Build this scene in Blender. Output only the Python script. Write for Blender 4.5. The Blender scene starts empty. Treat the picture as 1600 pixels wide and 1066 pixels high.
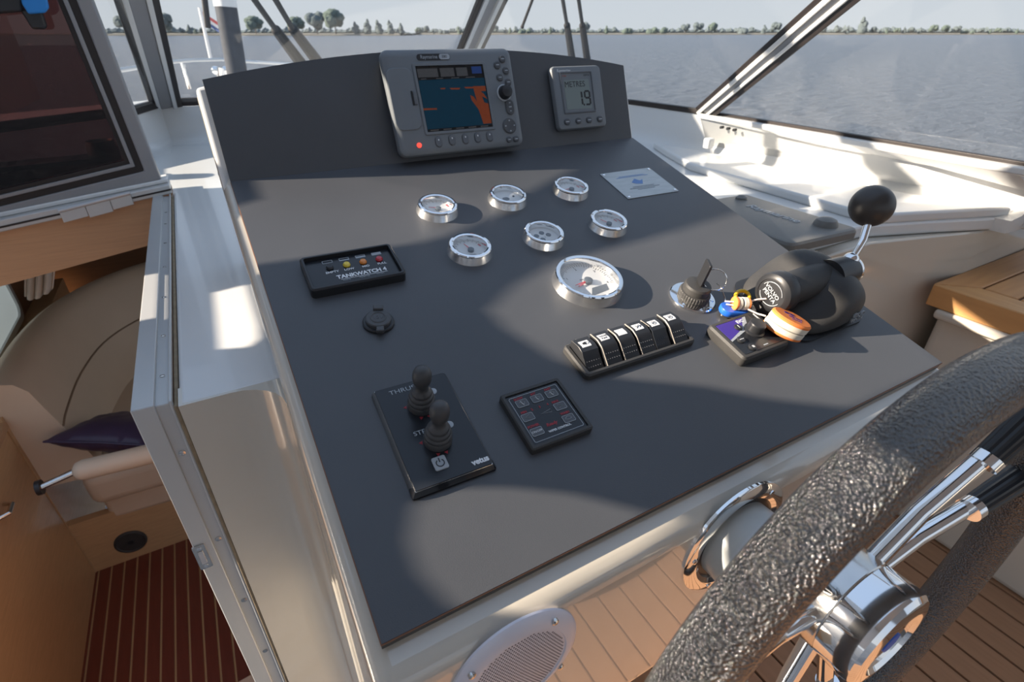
import bpy, bmesh, math, random
from mathutils import Vector, Matrix, noise
R = math.radians; PI = math.pi
random.seed(7)
S = bpy.context.scene
COL = S.collection

# ------------------------------------------------------------------ camera, sky, sun, exposure
FPX = 822.0; PITCH = R(30.4); YAW = R(29.3)
cd = bpy.data.cameras.new('camera'); cam = bpy.data.objects.new('camera', cd); COL.objects.link(cam)
cd.sensor_width = 36; cd.lens = FPX / 1600 * 36; cd.clip_start = .01; cd.clip_end = 6000
cam.rotation_euler = (PI/2 - PITCH, 0, -YAW)
cd.dof.use_dof = True; cd.dof.focus_distance = .62; cd.dof.aperture_fstop = 9
S.camera = cam
S.view_settings.view_transform = 'Standard'; S.view_settings.look = 'None'
S.view_settings.exposure = 0.20; S.view_settings.gamma = 1; S.view_settings.use_curve_mapping = False

world = bpy.data.worlds.new('sky'); S.world = world; world.use_nodes = True
wn = world.node_tree; wn.nodes.clear()
def wnode(t): return wn.nodes.new(t)
tc = wnode('ShaderNodeTexCoord'); sx = wnode('ShaderNodeSeparateXYZ'); rp = wnode('ShaderNodeValToRGB')
bg = wnode('ShaderNodeBackground'); wo = wnode('ShaderNodeOutputWorld')
wn.links.new(tc.outputs['Generated'], sx.inputs[0]); wn.links.new(sx.outputs['Z'], rp.inputs[0])
wn.links.new(rp.outputs[0], bg.inputs[0]); wn.links.new(bg.outputs[0], wo.inputs[0])
cr = rp.color_ramp
cr.elements[0].position = 0.0; cr.elements[0].color = (.60, .635, .675, 1)
cr.elements[1].position = 1.0; cr.elements[1].color = (.42, .56, .80, 1)
e = cr.elements.new(.12); e.color = (.56, .61, .68, 1)
e = cr.elements.new(.45); e.color = (.44, .55, .72, 1)
bg.inputs[1].default_value = 1.0

SD = Vector((2.1, -.68, -1.0))                     # direction sunlight travels
sl = bpy.data.lights.new('sun', 'SUN'); so = bpy.data.objects.new('sun', sl); COL.objects.link(so)
sl.energy = 12; sl.angle = R(.6); sl.color = (1, .86, .70)
so.rotation_euler = SD.to_track_quat('-Z', 'Y').to_euler()
so.location = (-8, 4, 6)

# ------------------------------------------------------------------ materials
def nt(m): return m.node_tree
def mat(name, col, rough=.5, metal=0, var=0, vscale=20, bump=0, bscale=200, coat=0, stretch=None, col2=None, emis=None, trans=0, ior=1.45, spec=.5):
    m = bpy.data.materials.new(name); m.use_nodes = True
    n = m.node_tree.nodes; l = m.node_tree.links; b = n['Principled BSDF']
    b.inputs['Base Color'].default_value = (*col, 1); b.inputs['Roughness'].default_value = rough
    b.inputs['Metallic'].default_value = metal; b.inputs['Coat Weight'].default_value = coat
    b.inputs['Coat Roughness'].default_value = .03; b.inputs['Coat IOR'].default_value = 1.5; b.inputs['IOR'].default_value = ior
    b.inputs['Transmission Weight'].default_value = trans; b.inputs['Specular IOR Level'].default_value = spec
    if emis: b.inputs['Emission Color'].default_value = (*emis[0], 1); b.inputs['Emission Strength'].default_value = emis[1]
    t = n.new('ShaderNodeTexCoord'); mp = n.new('ShaderNodeMapping'); l.new(t.outputs['Object'], mp.inputs[0])
    if stretch: mp.inputs['Scale'].default_value = stretch
    ns = n.new('ShaderNodeTexNoise'); ns.inputs['Scale'].default_value = vscale; ns.inputs['Detail'].default_value = 5
    l.new(mp.outputs[0], ns.inputs['Vector'])
    mx = n.new('ShaderNodeMixRGB'); l.new(ns.outputs[0], mx.inputs[0])
    c2 = col2 if col2 else tuple(c*(1-var) for c in col); c1 = col if col2 else tuple(min(1, c*(1+var)) for c in col)
    mx.inputs[1].default_value = (*c2, 1); mx.inputs[2].default_value = (*c1, 1); l.new(mx.outputs[0], b.inputs['Base Color'])
    if bump:
        n2 = n.new('ShaderNodeTexNoise'); n2.inputs['Scale'].default_value = bscale; l.new(mp.outputs[0], n2.inputs['Vector'])
        bp = n.new('ShaderNodeBump'); bp.inputs['Strength'].default_value = bump; bp.inputs['Distance'].default_value = .001
        l.new(n2.outputs[0], bp.inputs['Height']); l.new(bp.outputs[0], b.inputs['Normal'])
    return m
M = {}
M['dash'] = mat('dash_laminate', (.070, .073, .080), .40, var=.18, vscale=6, bump=.15, bscale=900)
M['phenol'] = mat('brown_core', (.22, .095, .045), .5, var=.2)
M['dashedge'] = mat('grey_core', (.075, .07, .066), .5, var=.2, vscale=60)
M['gel'] = mat('cream_gelcoat', (.56, .52, .45), .16, var=.03, vscale=3, coat=1)
M['white'] = mat('white_gelcoat', (.66, .67, .67), .25, var=.03, vscale=3, coat=.3)
M['alu'] = mat('anodised_aluminium', (.62, .64, .66), .38, metal=.85, var=.05, vscale=12, stretch=(1, 1, 12))
M['alup'] = mat('white_painted_aluminium', (.52, .53, .53), .3, metal=.25, var=.03, vscale=20)
M['hatchgrey'] = mat('grey_hatch_frame', (.27, .27, .28), .35, metal=.2, var=.05)
M['ball'] = mat('worn_dark_plastic_ball', (.050, .044, .040), .36, var=.12, vscale=40)
M['satin_chrome'] = mat('satin_chrome', (.88, .88, .87), .26, metal=1, var=.06, vscale=90, stretch=(1, 1, .05), bump=.25, bscale=60)
M['chrome'] = mat('chrome', (.86, .86, .86), .06, metal=1, var=.02)
M['chromed'] = mat('worn_chrome', (.62, .60, .57), .16, metal=1, var=.15, vscale=40, bump=.1, bscale=500)
M['plastic'] = mat('black_plastic', (.022, .023, .026), .38, var=.1, vscale=50)
M['plasticm'] = mat('matt_black_plastic', (.044, .043, .042), .55, var=.15, vscale=60, bump=.3, bscale=1200)
M['gloss'] = mat('gloss_black', (.012, .013, .016), .12, var=.1)
M['satin'] = mat('satin_black_panel', (.016, .018, .022), .25, var=.1)
M['rubber'] = mat('dark_rubber', (.062, .063, .066), .42, var=.12, vscale=60)
M['grey'] = mat('grey_housing', (.155, .17, .185), .42, var=.05, vscale=40, bump=.15, bscale=1500)
M['greyd'] = mat('dark_grey_key', (.075, .08, .088), .35, var=.1)
M['greym'] = mat('mid_grey_key', (.12, .13, .145), .3, var=.05)
M['print'] = mat('white_print', (.72, .74, .76), .5, var=.03)
M['printg'] = mat('grey_print', (.35, .38, .41), .5, var=.03)
M['printr'] = mat('red_print', (.30, .02, .03), .5, var=.05)
M['printb'] = mat('black_print', (.02, .02, .022), .5, var=.05)
M['dial'] = mat('white_dial', (.70, .71, .70), .45, var=.02)
M['dialw'] = mat('dial_wall', (.55, .55, .54), .4, var=.02)
M['edge_cream'] = mat('lit_cream_edge', (.30, .27, .23), .4, var=.1)  # lit edges of the rockers, their brightness put into the cream colour
M['needle'] = mat('red_needle', (.65, .03, .04), .35, var=.03)
M['dialg'] = mat('grey_dial_hub', (.10, .12, .14), .4, var=.05)
M['yellow'] = mat('yellow_lens', (.75, .55, .03), .2, var=.1, coat=.5)
M['orange'] = mat('orange_lens', (.72, .22, .02), .2, var=.1, coat=.5)
M['red'] = mat('red_lens', (.5, .015, .03), .2, var=.1, coat=.5)
M['foamo'] = mat('orange_foam', (.82, .24, .06), .75, var=.12, vscale=200, bump=.5, bscale=1500)
M['foamw'] = mat('cream_foam', (.75, .70, .60), .8, var=.08, vscale=200, bump=.5, bscale=1500)
M['foamg'] = mat('grey_foam', (.30, .28, .24), .8, var=.08, vscale=200)
M['blue'] = mat('blue_plastic', (.02, .13, .60), .35, var=.1)
M['yel'] = mat('yellow_plastic', (.80, .48, .02), .35, var=.1)
M['cord'] = mat('white_cord', (.70, .60, .54), .8, var=.1, vscale=400)
M['purple'] = mat('purple_print', (.055, .03, .26), .3, var=.1)
M['plate'] = mat('steel_plate', (.42, .43, .43), .33, metal=.9, var=.18, vscale=30, stretch=(1, 5, 1))
M['plateb'] = mat('blue_stamp', (.12, .24, .50), .5, var=.2)
M['spk'] = mat('white_speaker_plastic', (.70, .69, .76), .3, var=.02)
M['hole'] = mat('dark_hole', (.06, .06, .075), .8, var=.1)
M['pvc'] = mat('white_column_boot', (.44, .46, .45), .3, var=.03, vscale=5, coat=.2)
M['teakd'] = None
M['fabric'] = mat('cream_leatherette', (.68, .54, .40), .5, var=.06, vscale=8, bump=.15, bscale=300)
M['wood'] = mat('light_oak_veneer', (.56, .36, .19), .4, var=.18, vscale=9, stretch=(2, 2, 22), coat=.2)
M['woodh'] = mat('oak_veneer_horizontal', (.47, .28, .15), .4, var=.18, vscale=7, stretch=(1.2, 8, 30), coat=.2)
M['woodd'] = mat('brown_wood_lining', (.20, .10, .05), .5, var=.2, vscale=9, stretch=(1, 1, 14))
M['mahog'] = mat('mahogany_sole_plank', (.17, .045, .027), .35, var=.25, vscale=14, stretch=(6, .6, 1))
M['holly'] = mat('holly_strip', (.52, .34, .17), .4, var=.15, vscale=14, stretch=(6, .6, 1))
M['pillow'] = mat('purple_satin', (.055, .035, .075), .38, var=.25, vscale=14, bump=.2, bscale=60)
M['curtain'] = mat('cream_curtain', (.80, .70, .60), .8, var=.08, vscale=20)
M['blueph'] = mat('blue_phone_case', (.02, .22, .62), .35, var=.05)
M['seal'] = mat('black_window_seal', (.022, .017, .016), .5, var=.1)
M['fringe'] = mat('wiper_black', (.018, .016, .015), .65, var=.1)
M['bark'] = mat('bark', (.10, .08, .07), .9, var=.2)
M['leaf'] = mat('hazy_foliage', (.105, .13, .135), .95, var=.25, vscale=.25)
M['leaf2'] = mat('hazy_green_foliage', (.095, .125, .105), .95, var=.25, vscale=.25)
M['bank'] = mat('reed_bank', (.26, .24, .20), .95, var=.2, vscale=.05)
M['flagr'] = mat('flag_red', (.55, .10, .09), .7, var=.05); M['flagw'] = mat('flag_white', (.75, .75, .75), .7, var=.05)
M['flagb'] = mat('flag_blue', (.06, .10, .25), .7, var=.05)
M['wood_ply'] = mat('bare_ply_edge', (.26, .20, .13), .8, var=.4, vscale=60)
M['mast'] = mat('dark_grey_mast', (.035, .04, .052), .7, var=.6, vscale=35)
M['screen'] = mat('dark_screen', (.01, .012, .014), .15, var=.05)
M['sea'] = mat('screen_blue', (.002, .03, .055), .18, var=.1, vscale=60, emis=((.0, .022, .04), .25))
M['land'] = mat('screen_orange', (.10, .025, .008), .3, var=.4, vscale=250, emis=((.22, .035, .006), .28))
M['scg'] = mat('screen_grey', (.085, .08, .075), .4, var=.2, vscale=200)
M['scb'] = mat('screen_bright_blue', (.006, .03, .12), .4, var=.2, emis=((.01, .04, .2), .15))
M['lcd'] = mat('lcd_grey', (.19, .225, .215), .3, var=.03)
M['ledr'] = mat('red_led', (.6, .03, .03), .3, emis=((1, .08, .05), 1.2))

# black grained leather of the wheel rim
def leather():
    m = mat('grained_black_leather', (.013, .013, .014), .13, var=.1)
    n = m.node_tree.nodes; l = m.node_tree.links; b = n['Principled BSDF']
    t = n.new('ShaderNodeTexCoord'); v = n.new('ShaderNodeTexVoronoi'); v.feature = 'SMOOTH_F1'; v.inputs['Scale'].default_value = 500
    v.inputs['Smoothness'].default_value = .25
    ns = n.new('ShaderNodeTexNoise'); ns.inputs['Scale'].default_value = 700; ns.inputs['Detail'].default_value = 3
    add = n.new('ShaderNodeMath'); l.new(t.outputs['Object'], v.inputs['Vector']); l.new(t.outputs['Object'], ns.inputs['Vector'])
    l.new(v.outputs['Distance'], add.inputs[0]); l.new(ns.outputs[0], add.inputs[1])
    bp = n.new('ShaderNodeBump'); bp.inputs['Strength'].default_value = 1; bp.inputs['Distance'].default_value = .0021
    l.new(add.outputs[0], bp.inputs['Height']); l.new(bp.outputs[0], b.inputs['Normal'])
    b.inputs['IOR'].default_value = 2.1
    return m
M['leather'] = leather()
def wood_teak(name, col, col2, axis_stretch):
    return mat(name, col, .5, vscale=10, stretch=axis_stretch, col2=col2, bump=.2, bscale=80)
M['teak'] = wood_teak('teak_deck', (.50, .28, .16), (.34, .18, .095), (9, .8, 1))
M['teak2'] = wood_teak('teak_seat', (.66, .36, .14), (.46, .23, .085), (9, .8, 4))
M['teak3'] = wood_teak('teak_seat_cross', (.62, .33, .13), (.44, .21, .08), (.8, 9, 4))
M['caulk'] = mat('black_caulking', (.012, .012, .013), .6, var=.1)

def glass(name, tint, refl_rough=0.0, haze=0.0):
    m = bpy.data.materials.new(name); m.use_nodes = True; n = m.node_tree.nodes; l = m.node_tree.links; n.clear()
    o = n.new('ShaderNodeOutputMaterial'); tr = n.new('ShaderNodeBsdfTransparent'); tr.inputs[0].default_value = (*tint, 1)
    gl = n.new('ShaderNodeBsdfGlossy'); gl.inputs['Roughness'].default_value = refl_rough
    fr = n.new('ShaderNodeFresnel'); ge = n.new('ShaderNodeNewGeometry')      # thin sheet: same index from either face
    m1 = n.new('ShaderNodeMath'); m1.operation = 'MULTIPLY_ADD'; m1.inputs[1].default_value = -2; m1.inputs[2].default_value = 1
    m2_ = n.new('ShaderNodeMath'); m2_.operation = 'POWER'; m2_.inputs[0].default_value = 1.45
    l.new(ge.outputs['Backfacing'], m1.inputs[0]); l.new(m1.outputs[0], m2_.inputs[1]); l.new(m2_.outputs[0], fr.inputs[0])
    mx = n.new('ShaderNodeMixShader'); l.new(fr.outputs[0], mx.inputs[0]); l.new(tr.outputs[0], mx.inputs[1]); l.new(gl.outputs[0], mx.inputs[2])
    last = mx
    if haze:
        df = n.new('ShaderNodeBsdfDiffuse'); df.inputs[0].default_value = (.8, .8, .8, 1)
        m2 = n.new('ShaderNodeMixShader'); m2.inputs[0].default_value = haze
        l.new(mx.outputs[0], m2.inputs[1]); l.new(df.outputs[0], m2.inputs[2]); last = m2
    l.new(last.outputs[0], o.inputs[0]); return m
M['glass'] = glass('window_glass', (.93, .95, .95), 0, .02)
M['tint'] = glass('brown_tinted_acrylic', (.25, .155, .15), 0.0)
M['lens'] = glass('gauge_glass', (.97, .97, .97), .0, .03)

def water():
    m = bpy.data.materials.new('lake_water'); m.use_nodes = True; n = m.node_tree.nodes; l = m.node_tree.links
    b = n['Principled BSDF']; b.inputs['Base Color'].default_value = (.105, .13, .175, 1); b.inputs['Roughness'].default_value = .25
    b.inputs['IOR'].default_value = 1.33
    t = n.new('ShaderNodeTexCoord'); mp = n.new('ShaderNodeMapping'); mp.inputs['Scale'].default_value = (1, 1.6, 1); mp.inputs['Rotation'].default_value = (0, 0, .5)
    l.new(t.outputs['Object'], mp.inputs[0])
    ns = n.new('ShaderNodeTexNoise'); ns.inputs['Scale'].default_value = .75; ns.inputs['Detail'].default_value = 7; ns.inputs['Roughness'].default_value = .6
    l.new(mp.outputs[0], ns.inputs['Vector'])
    bp = n.new('ShaderNodeBump'); bp.inputs['Strength'].default_value = 1; bp.inputs['Distance'].default_value = 2.2
    l.new(ns.outputs[0], bp.inputs['Height']); l.new(bp.outputs[0], b.inputs['Normal'])
    return m
M['water'] = water()

# ------------------------------------------------------------------ geometry helpers
CM = cam.rotation_euler.to_matrix()
def ray(x, y): return CM @ Vector(((x-800)/FPX, -(y-533)/FPX, -1))
def onz(x, y, z): d = ray(x, y); return d * (z / d.z)
def ony(x, y, Y): d = ray(x, y); return d * (Y / d.y)
def onx(x, y, X): d = ray(x, y); return d * (X / d.x)
SL = R(16.1)
P0 = Vector((.0244, .2413, -.3917)); PN = Vector((0, -math.sin(SL), math.cos(SL))); PY = Vector((0, math.cos(SL), math.sin(SL)))
PANEL = Matrix.Translation(P0) @ Matrix.Rotation(SL, 4, 'X')
C0 = P0 + PY*.706
BOARD = Matrix.Translation(C0) @ Matrix.Rotation(R(70), 4, 'X')
def onp(u, v, h=0): return P0 + Vector((u, 0, 0)) + PY*v + PN*h

def B(): return bmesh.new()
def link(name, me, m, parent=None):
    o = bpy.data.objects.new(name, me); COL.objects.link(o)
    if m is not None: me.materials.append(m)
    if parent is not None: o.parent = parent
    return o
def fin(name, bm, m, parent=None, smooth=30, bevel=0, seg=2):
    bmesh.ops.recalc_face_normals(bm, faces=bm.faces[:])
    me = bpy.data.meshes.new(name); bm.to_mesh(me); bm.free()
    if smooth:
        me.shade_smooth(); me.set_sharp_from_angle(angle=R(smooth))
    o = link(name, me, m, parent)
    if bevel:
        b = o.modifiers.new('bevel', 'BEVEL'); b.width = bevel; b.segments = seg; b.limit_method = 'ANGLE'; b.angle_limit = R(35)
        b.harden_normals = False
    return o
def tag(o, label, cat, group=None):
    o['label'] = label; o['category'] = cat
    if group: o['group'] = group
    return o
def struct(o, label=None, cat=None):
    o['kind'] = 'structure'
    if label: o['label'] = label
    if cat: o['category'] = cat
    return o
def thing(name, label, cat, frame=None, loc=(0, 0, 0), rz=0, group=None):
    o = bpy.data.objects.new(name, None); COL.objects.link(o); o.empty_display_size = .02
    mt = (frame if frame is not None else Matrix()) @ Matrix.Translation(loc) @ Matrix.Rotation(rz, 4, 'Z')
    o.matrix_world = mt
    return tag(o, label, cat, group)
def box(bm, c, s, rot=None):
    mt = Matrix.Translation(c) @ (rot.to_4x4() if rot is not None else Matrix()) @ Matrix.Diagonal((*s, 1))
    bmesh.ops.create_cube(bm, size=1, matrix=mt); return bm
def zto(d):
    return Vector(d).to_track_quat('Z', 'Y').to_matrix().to_4x4()
def cyl(bm, a, b, r, r2=None, seg=24):
    a = Vector(a); b = Vector(b); d = b-a
    bmesh.ops.create_cone(bm, cap_ends=True, segments=seg, radius1=r, radius2=r if r2 is None else r2, depth=d.length,
                          matrix=Matrix.Translation((a+b)/2) @ zto(d)); return bm
def sph(bm, c, r, sc=(1, 1, 1), u=24, v=14, rot=None):
    bmesh.ops.create_uvsphere(bm, u_segments=u, v_segments=v, radius=r, matrix=Matrix.Translation(c) @ (rot.to_4x4() if rot is not None else Matrix()) @ Matrix.Diagonal((*sc, 1))); return bm
def rings(bm, rs, closed=True, cap=True, loop=False):
    vs = [[bm.verts.new(p) for p in r] for r in rs]; n = len(vs[0])
    pairs = list(zip(vs, vs[1:])) + ([(vs[-1], vs[0])] if loop else [])
    for a, b in pairs:
        for i in range(n if closed else n-1):
            j = (i+1) % n; bm.faces.new((a[i], a[j], b[j], b[i]))
    if cap and not loop: bm.faces.new(vs[0][::-1]); bm.faces.new(vs[-1])
    return bm
def lathe(bm, prof, seg=48, mt=None, cap=True):
    mt = mt or Matrix()
    return rings(bm, [[mt @ Vector((r*math.cos(2*PI*i/seg), r*math.sin(2*PI*i/seg), z)) for i in range(seg)] for r, z in prof], cap=cap)
def tube(bm, pts, r, seg=12, loop=False, cap=True):
    pts = [Vector(p) for p in pts]; n = len(pts); rr = r if isinstance(r, (list, tuple)) else [r]*n
    out = []; up = None
    for i, p in enumerate(pts):
        if loop: d = pts[(i+1) % n]-pts[i-1]
        else: d = pts[min(i+1, n-1)]-pts[max(i-1, 0)]
        d.normalize()
        if up is None: up = Vector((0, 0, 1)) if abs(d.z) < .9 else Vector((1, 0, 0))
        s = d.cross(up); s.normalize(); up = s.cross(d); up.normalize()
        out.append([p+(s*math.cos(2*PI*k/seg)+up*math.sin(2*PI*k/seg))*rr[i] for k in range(seg)])
    return rings(bm, out, cap=cap, loop=loop)
def rrect(w, h, r, n=5, cx=0, cy=0):
    o = []
    for (sx, sy, a0) in ((1, 1, 0), (-1, 1, 90), (-1, -1, 180), (1, -1, 270)):
        for k in range(n+1):
            a = R(a0+90*k/n); o.append((cx+sx*(w/2-r)+r*math.cos(a), cy+sy*(h/2-r)+r*math.sin(a)))
    return o
def slab(bm, w, h, r, prof, n=5, c=(0, 0), mt=None):
    """rounded rectangle; prof = [(inset, z)...] bottom to top"""
    mt = mt or Matrix()
    return rings(bm, [[mt @ Vector((x, y, z)) for x, y in rrect(w-2*i, h-2*i, max(r-i, .0003), n, c[0], c[1])] for i, z in prof])
def frame(bm, w, h, r, w2, h2, r2, z0, z1, n=5, c=(0, 0), c2=None, ch=.001):
    c2 = c2 or c
    L = [rrect(w, h, r, n, *c), rrect(w, h, r, n, *c), rrect(w-2*ch, h-2*ch, max(r-ch, .0003), n, *c), rrect(w2, h2, r2, n, *c2), rrect(w2, h2, r2, n, *c2)]
    Z = [z0, z1-ch, z1, z1, z0]
    return rings(bm, [[Vector((x, y, z)) for x, y in l] for l, z in zip(L, Z)], cap=False, loop=True)
def prism(bm, poly, z0, z1, mt=None):
    mt = mt or Matrix()
    return rings(bm, [[mt @ Vector((x, y, z)) for x, y in poly] for z in (z0, z1)])
def ngon(bm, pts):
    bm.faces.new([bm.verts.new(p) for p in pts]); return bm
def text(s, size, m, parent, loc=(0, 0, 0), rz=0, align='CENTER', name='lettering', ext=.00015, shear=0, sx=1, rot=None, bold=0):
    cu = bpy.data.curves.new('t', 'FONT'); cu.body = s; cu.size = size; cu.align_x = align; cu.align_y = 'CENTER'; cu.extrude = ext; cu.shear = shear
    cu.resolution_u = 3; cu.offset = bold
    o = bpy.data.objects.new('t', cu); COL.objects.link(o)
    dg = bpy.context.evaluated_depsgraph_get(); me = bpy.data.meshes.new_from_object(o.evaluated_get(dg))
    bpy.data.objects.remove(o); bpy.data.curves.remove(cu)
    if sx != 1: me.transform(Matrix.Diagonal((sx, 1, 1, 1)))
    me.materials.clear(); me.name = name
    q = link(name, me, m, parent)
    q.matrix_local = Matrix.Translation(loc) @ (rot if rot is not None else Matrix.Rotation(rz, 4, 'Z'))
    return q
def dup(root, mtx, label=None, group=None):
    r = root.copy(); COL.objects.link(r); r.matrix_world = mtx
    if label: r['label'] = label
    if group: r['group'] = group
    for ch in list(root.children):
        c = ch.copy(); COL.objects.link(c); c.parent = r
        for g in ch.children:
            d = g.copy(); COL.objects.link(d); d.parent = c
    return r

# ------------------------------------------------------------------ water, far shore
WZ = -3.0
struct(fin('trim_1', ngon(B(), [(-4000, -200, WZ), (4000, -200, WZ), (4000, 4000, WZ), (-4000, 4000, WZ)]), M['water'], smooth=0),
       'grey rippled lake water seen through all the windows')['category'] = 'water'
w_ = bpy.data.objects['trim_1']; w_.name = 'lake_water'
HF = Vector((math.sin(YAW), math.cos(YAW), 0)); HR = Vector((math.cos(YAW), -math.sin(YAW), 0))
def shore(px, D):      # point on the water at distance D along the heading of a pixel column
    return HF*D + HR*(D*(px-800)/953.0) + Vector((0, 0, WZ))
bm = B(); DS = 900
row = []
for px in range(-500, 2300, 25):
    row.append((px, 900 if px > 640 else 640 + (px+500)*.02))
a0 = [shore(p, d) for p, d in row]
rings(bm, [[p+Vector((0, 0, -.5)) for p in a0], [p+Vector((0, 0, 1.4+.6*noise.noise(p*.01))) for p in a0],
           [p+HF*60+Vector((0, 0, 2.2)) for p in a0]], closed=False, cap=False)
struct(fin('floor', bm, M['bank'], smooth=0), 'low reed bank along the far shore below the distant trees', 'shore').name = 'far_shore_bank'

def tree_mesh(name, seed, kind):
    rnd = random.Random(seed); bm = B()
    cnt = {'round': 9, 'tall': 7, 'bush': 6}[kind]
    for i in range(cnt):
        if kind == 'round': c = (rnd.uniform(-.34, .34), rnd.uniform(-.3, .3), rnd.uniform(.42, .80)); r = rnd.uniform(.17, .26)
        elif kind == 'tall': f = i/cnt; c = (rnd.uniform(-.08, .08), rnd.uniform(-.08, .08), .2+f*.7); r = .2*(1-f)+.06
        else: c = (rnd.uniform(-.8, .8), rnd.uniform(-.2, .2), rnd.uniform(.1, .3)); r = rnd.uniform(.2, .34)
        g = bmesh.ops.create_icosphere(bm, subdivisions=2, radius=r, matrix=Matrix.Translation(c))
        for v in g['verts']: v.co += noise.noise_vector(v.co*9+Vector((seed, i, 0)))*.07
    me = bpy.data.meshes.new(name); bm.to_mesh(me); bm.free(); return me
def trunk_mesh():
    bm = B(); cyl(bm, (0, 0, -.03), (0, 0, .55), .03, .018, 8); me = bpy.data.meshes.new('trunk'); bm.to_mesh(me); bm.free(); me.materials.append(M['bark']); return me
TR = {k: [tree_mesh(k, i*5+3, k) for i in range(3)] for k in ('round', 'tall', 'bush')}
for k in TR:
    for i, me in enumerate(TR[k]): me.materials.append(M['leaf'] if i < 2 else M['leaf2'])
TK = trunk_mesh()
def tree(px, h, kind, label, group=None, D=None, wide=1.0):
    D = D or (890 if px > 640 else 650)
    sc = h*D/953.0
    o = thing('bush' if kind == 'bush' else 'tree', label, 'bush' if kind == 'bush' else 'tree', None, shore(px, D+20)+Vector((0, 0, 1.0)), random.uniform(0, 6), group)
    o.scale = (sc*wide, sc*wide, sc)
    me = random.choice(TR[kind]); c = link('foliage', me, None, o)
    if kind != 'bush': link('trunk', TK, None, o)
    return o
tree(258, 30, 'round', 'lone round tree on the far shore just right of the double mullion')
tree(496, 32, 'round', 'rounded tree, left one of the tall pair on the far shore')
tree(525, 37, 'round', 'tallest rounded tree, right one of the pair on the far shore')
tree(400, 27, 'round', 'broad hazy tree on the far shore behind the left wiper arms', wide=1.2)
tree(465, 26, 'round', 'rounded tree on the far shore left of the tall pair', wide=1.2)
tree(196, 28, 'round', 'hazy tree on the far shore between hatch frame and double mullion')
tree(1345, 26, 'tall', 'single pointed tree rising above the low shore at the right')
def treeline(p0, p1, D, h0, name, label):
    bm = B(); rs = []
    n = int((p1-p0)/1.5)
    for k in range(n+1):
        px = p0+(p1-p0)*k/n; q = Vector((px*.09, D, 0)); hh = h0*(.55+.45*abs(noise.noise(q))*2+.35*abs(noise.noise(q*4))*2)*D/953*min(1, (p1-px)/25+.15)
        p = shore(px, D); rs.append([p-HF*3, p-HF*6+Vector((0, 0, 1+hh*.5)), p-HF*2+Vector((0, 0, 1+hh*.9)), p+HF*2+Vector((0, 0, 1+hh)), p+HF*8+Vector((0, 0, 1+hh*.5)), p+HF*8])
    rings(bm, rs); o = fin(name, bm, M['leaf'], smooth=20); tag(o, label, 'trees'); o['kind'] = 'stuff'; return o
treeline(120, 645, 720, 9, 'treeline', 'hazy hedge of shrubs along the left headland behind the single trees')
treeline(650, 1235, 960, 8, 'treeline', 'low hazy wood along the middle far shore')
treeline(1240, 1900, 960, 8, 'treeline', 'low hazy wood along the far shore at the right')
used = []
def place(px, h, kind, label, group, D):
    hw = h*{'round': .55, 'tall': .27, 'bush': 1.15}[kind]+.5
    if any(abs(px-a) < hw+b and abs(D-d) < 30 for a, b, d in used): return
    used.append((px, hw, D)); tree(px, h, kind, label, group, D=D)
for px, h in ((258, 30), (496, 32), (525, 37), (400, 33), (465, 32), (196, 28)): used.append((px, h*.6, 650))
for px in (557, 575, 592, 610, 627): place(px, random.uniform(18, 25), 'tall', 'pointed tree of the row ending the left headland', 'pointed trees on the headland', 650)
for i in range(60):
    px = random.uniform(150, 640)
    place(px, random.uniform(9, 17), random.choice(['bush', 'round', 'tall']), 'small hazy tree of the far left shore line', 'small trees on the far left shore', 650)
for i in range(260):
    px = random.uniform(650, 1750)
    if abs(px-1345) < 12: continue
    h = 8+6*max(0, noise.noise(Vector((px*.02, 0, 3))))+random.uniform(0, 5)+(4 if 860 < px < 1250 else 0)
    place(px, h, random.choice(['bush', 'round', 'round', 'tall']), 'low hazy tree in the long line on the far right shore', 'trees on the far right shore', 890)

# ------------------------------------------------------------------ windscreen
ZS = -.24; ZL = -.365; ZT = .30
def raked(px, py, base):       # upper end of a post leaning back from its base
    d = ray(px, py); k = (base.y + 1.83*base.z)/(d.y + 1.83*d.z); p = d*k
    return base + (p-base)*((ZT-ZS)/(p.z-ZS))
Bb = Vector((-.101, 2.533, ZS)); Cb = Vector((1.02, 2.40, ZS)); Db = Vector((1.523, 1.373, ZS)); Eb = Vector((1.45, .20, ZS)); Ab = Vector((-.174, 2.326, ZS)); Zb = Vector((-.80, 1.80, ZS))
C1b = Vector((1.40, 2.03, ZS)); C2b = Vector((1.501, 1.729, ZS))
Bt = raked(213, 0, Bb+Vector((.02, 0, 0))); Ct = raked(765, 0, Cb); Dt = raked(1310, 0, Db)
Et = Eb + Vector((-.30, 0, ZT-ZS)); At = Ab + (Bt-Bb) + Vector((-.05, -.1, 0)); Zt = Zb + Vector((.1, -.7, ZT-ZS))
C1t = Ct.lerp(Dt, .72) + Vector((.06, .05, 0)); C2t = Ct.lerp(Dt, .9)+Vector((.03, .03, 0))
def pane(name, quads, label):
    bm = B()
    for q in quads: ngon(bm, q)
    root = thing(name, label, 'window', None, quads[0][0]); struct(root)
    o = fin('pane', bm, M['glass'], smooth=20); o.parent = root; o.matrix_parent_inverse = root.matrix_world.inverted()
    return root
def child(o, root):
    bpy.context.view_layer.update()
    o.parent = root; o.matrix_parent_inverse = root.matrix_world.inverted(); return o
w1 = pane('window_1', [(Zb, Ab, At, Zt), (Ab, Bb, Bt, At)], 'leftmost windscreen pane, between tinted hatch and double mullion')
w2 = pane('window_2', [(Bb, Cb, Ct, Bt)], 'left front windscreen pane above the chart plotter with two wiper arms')
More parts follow.
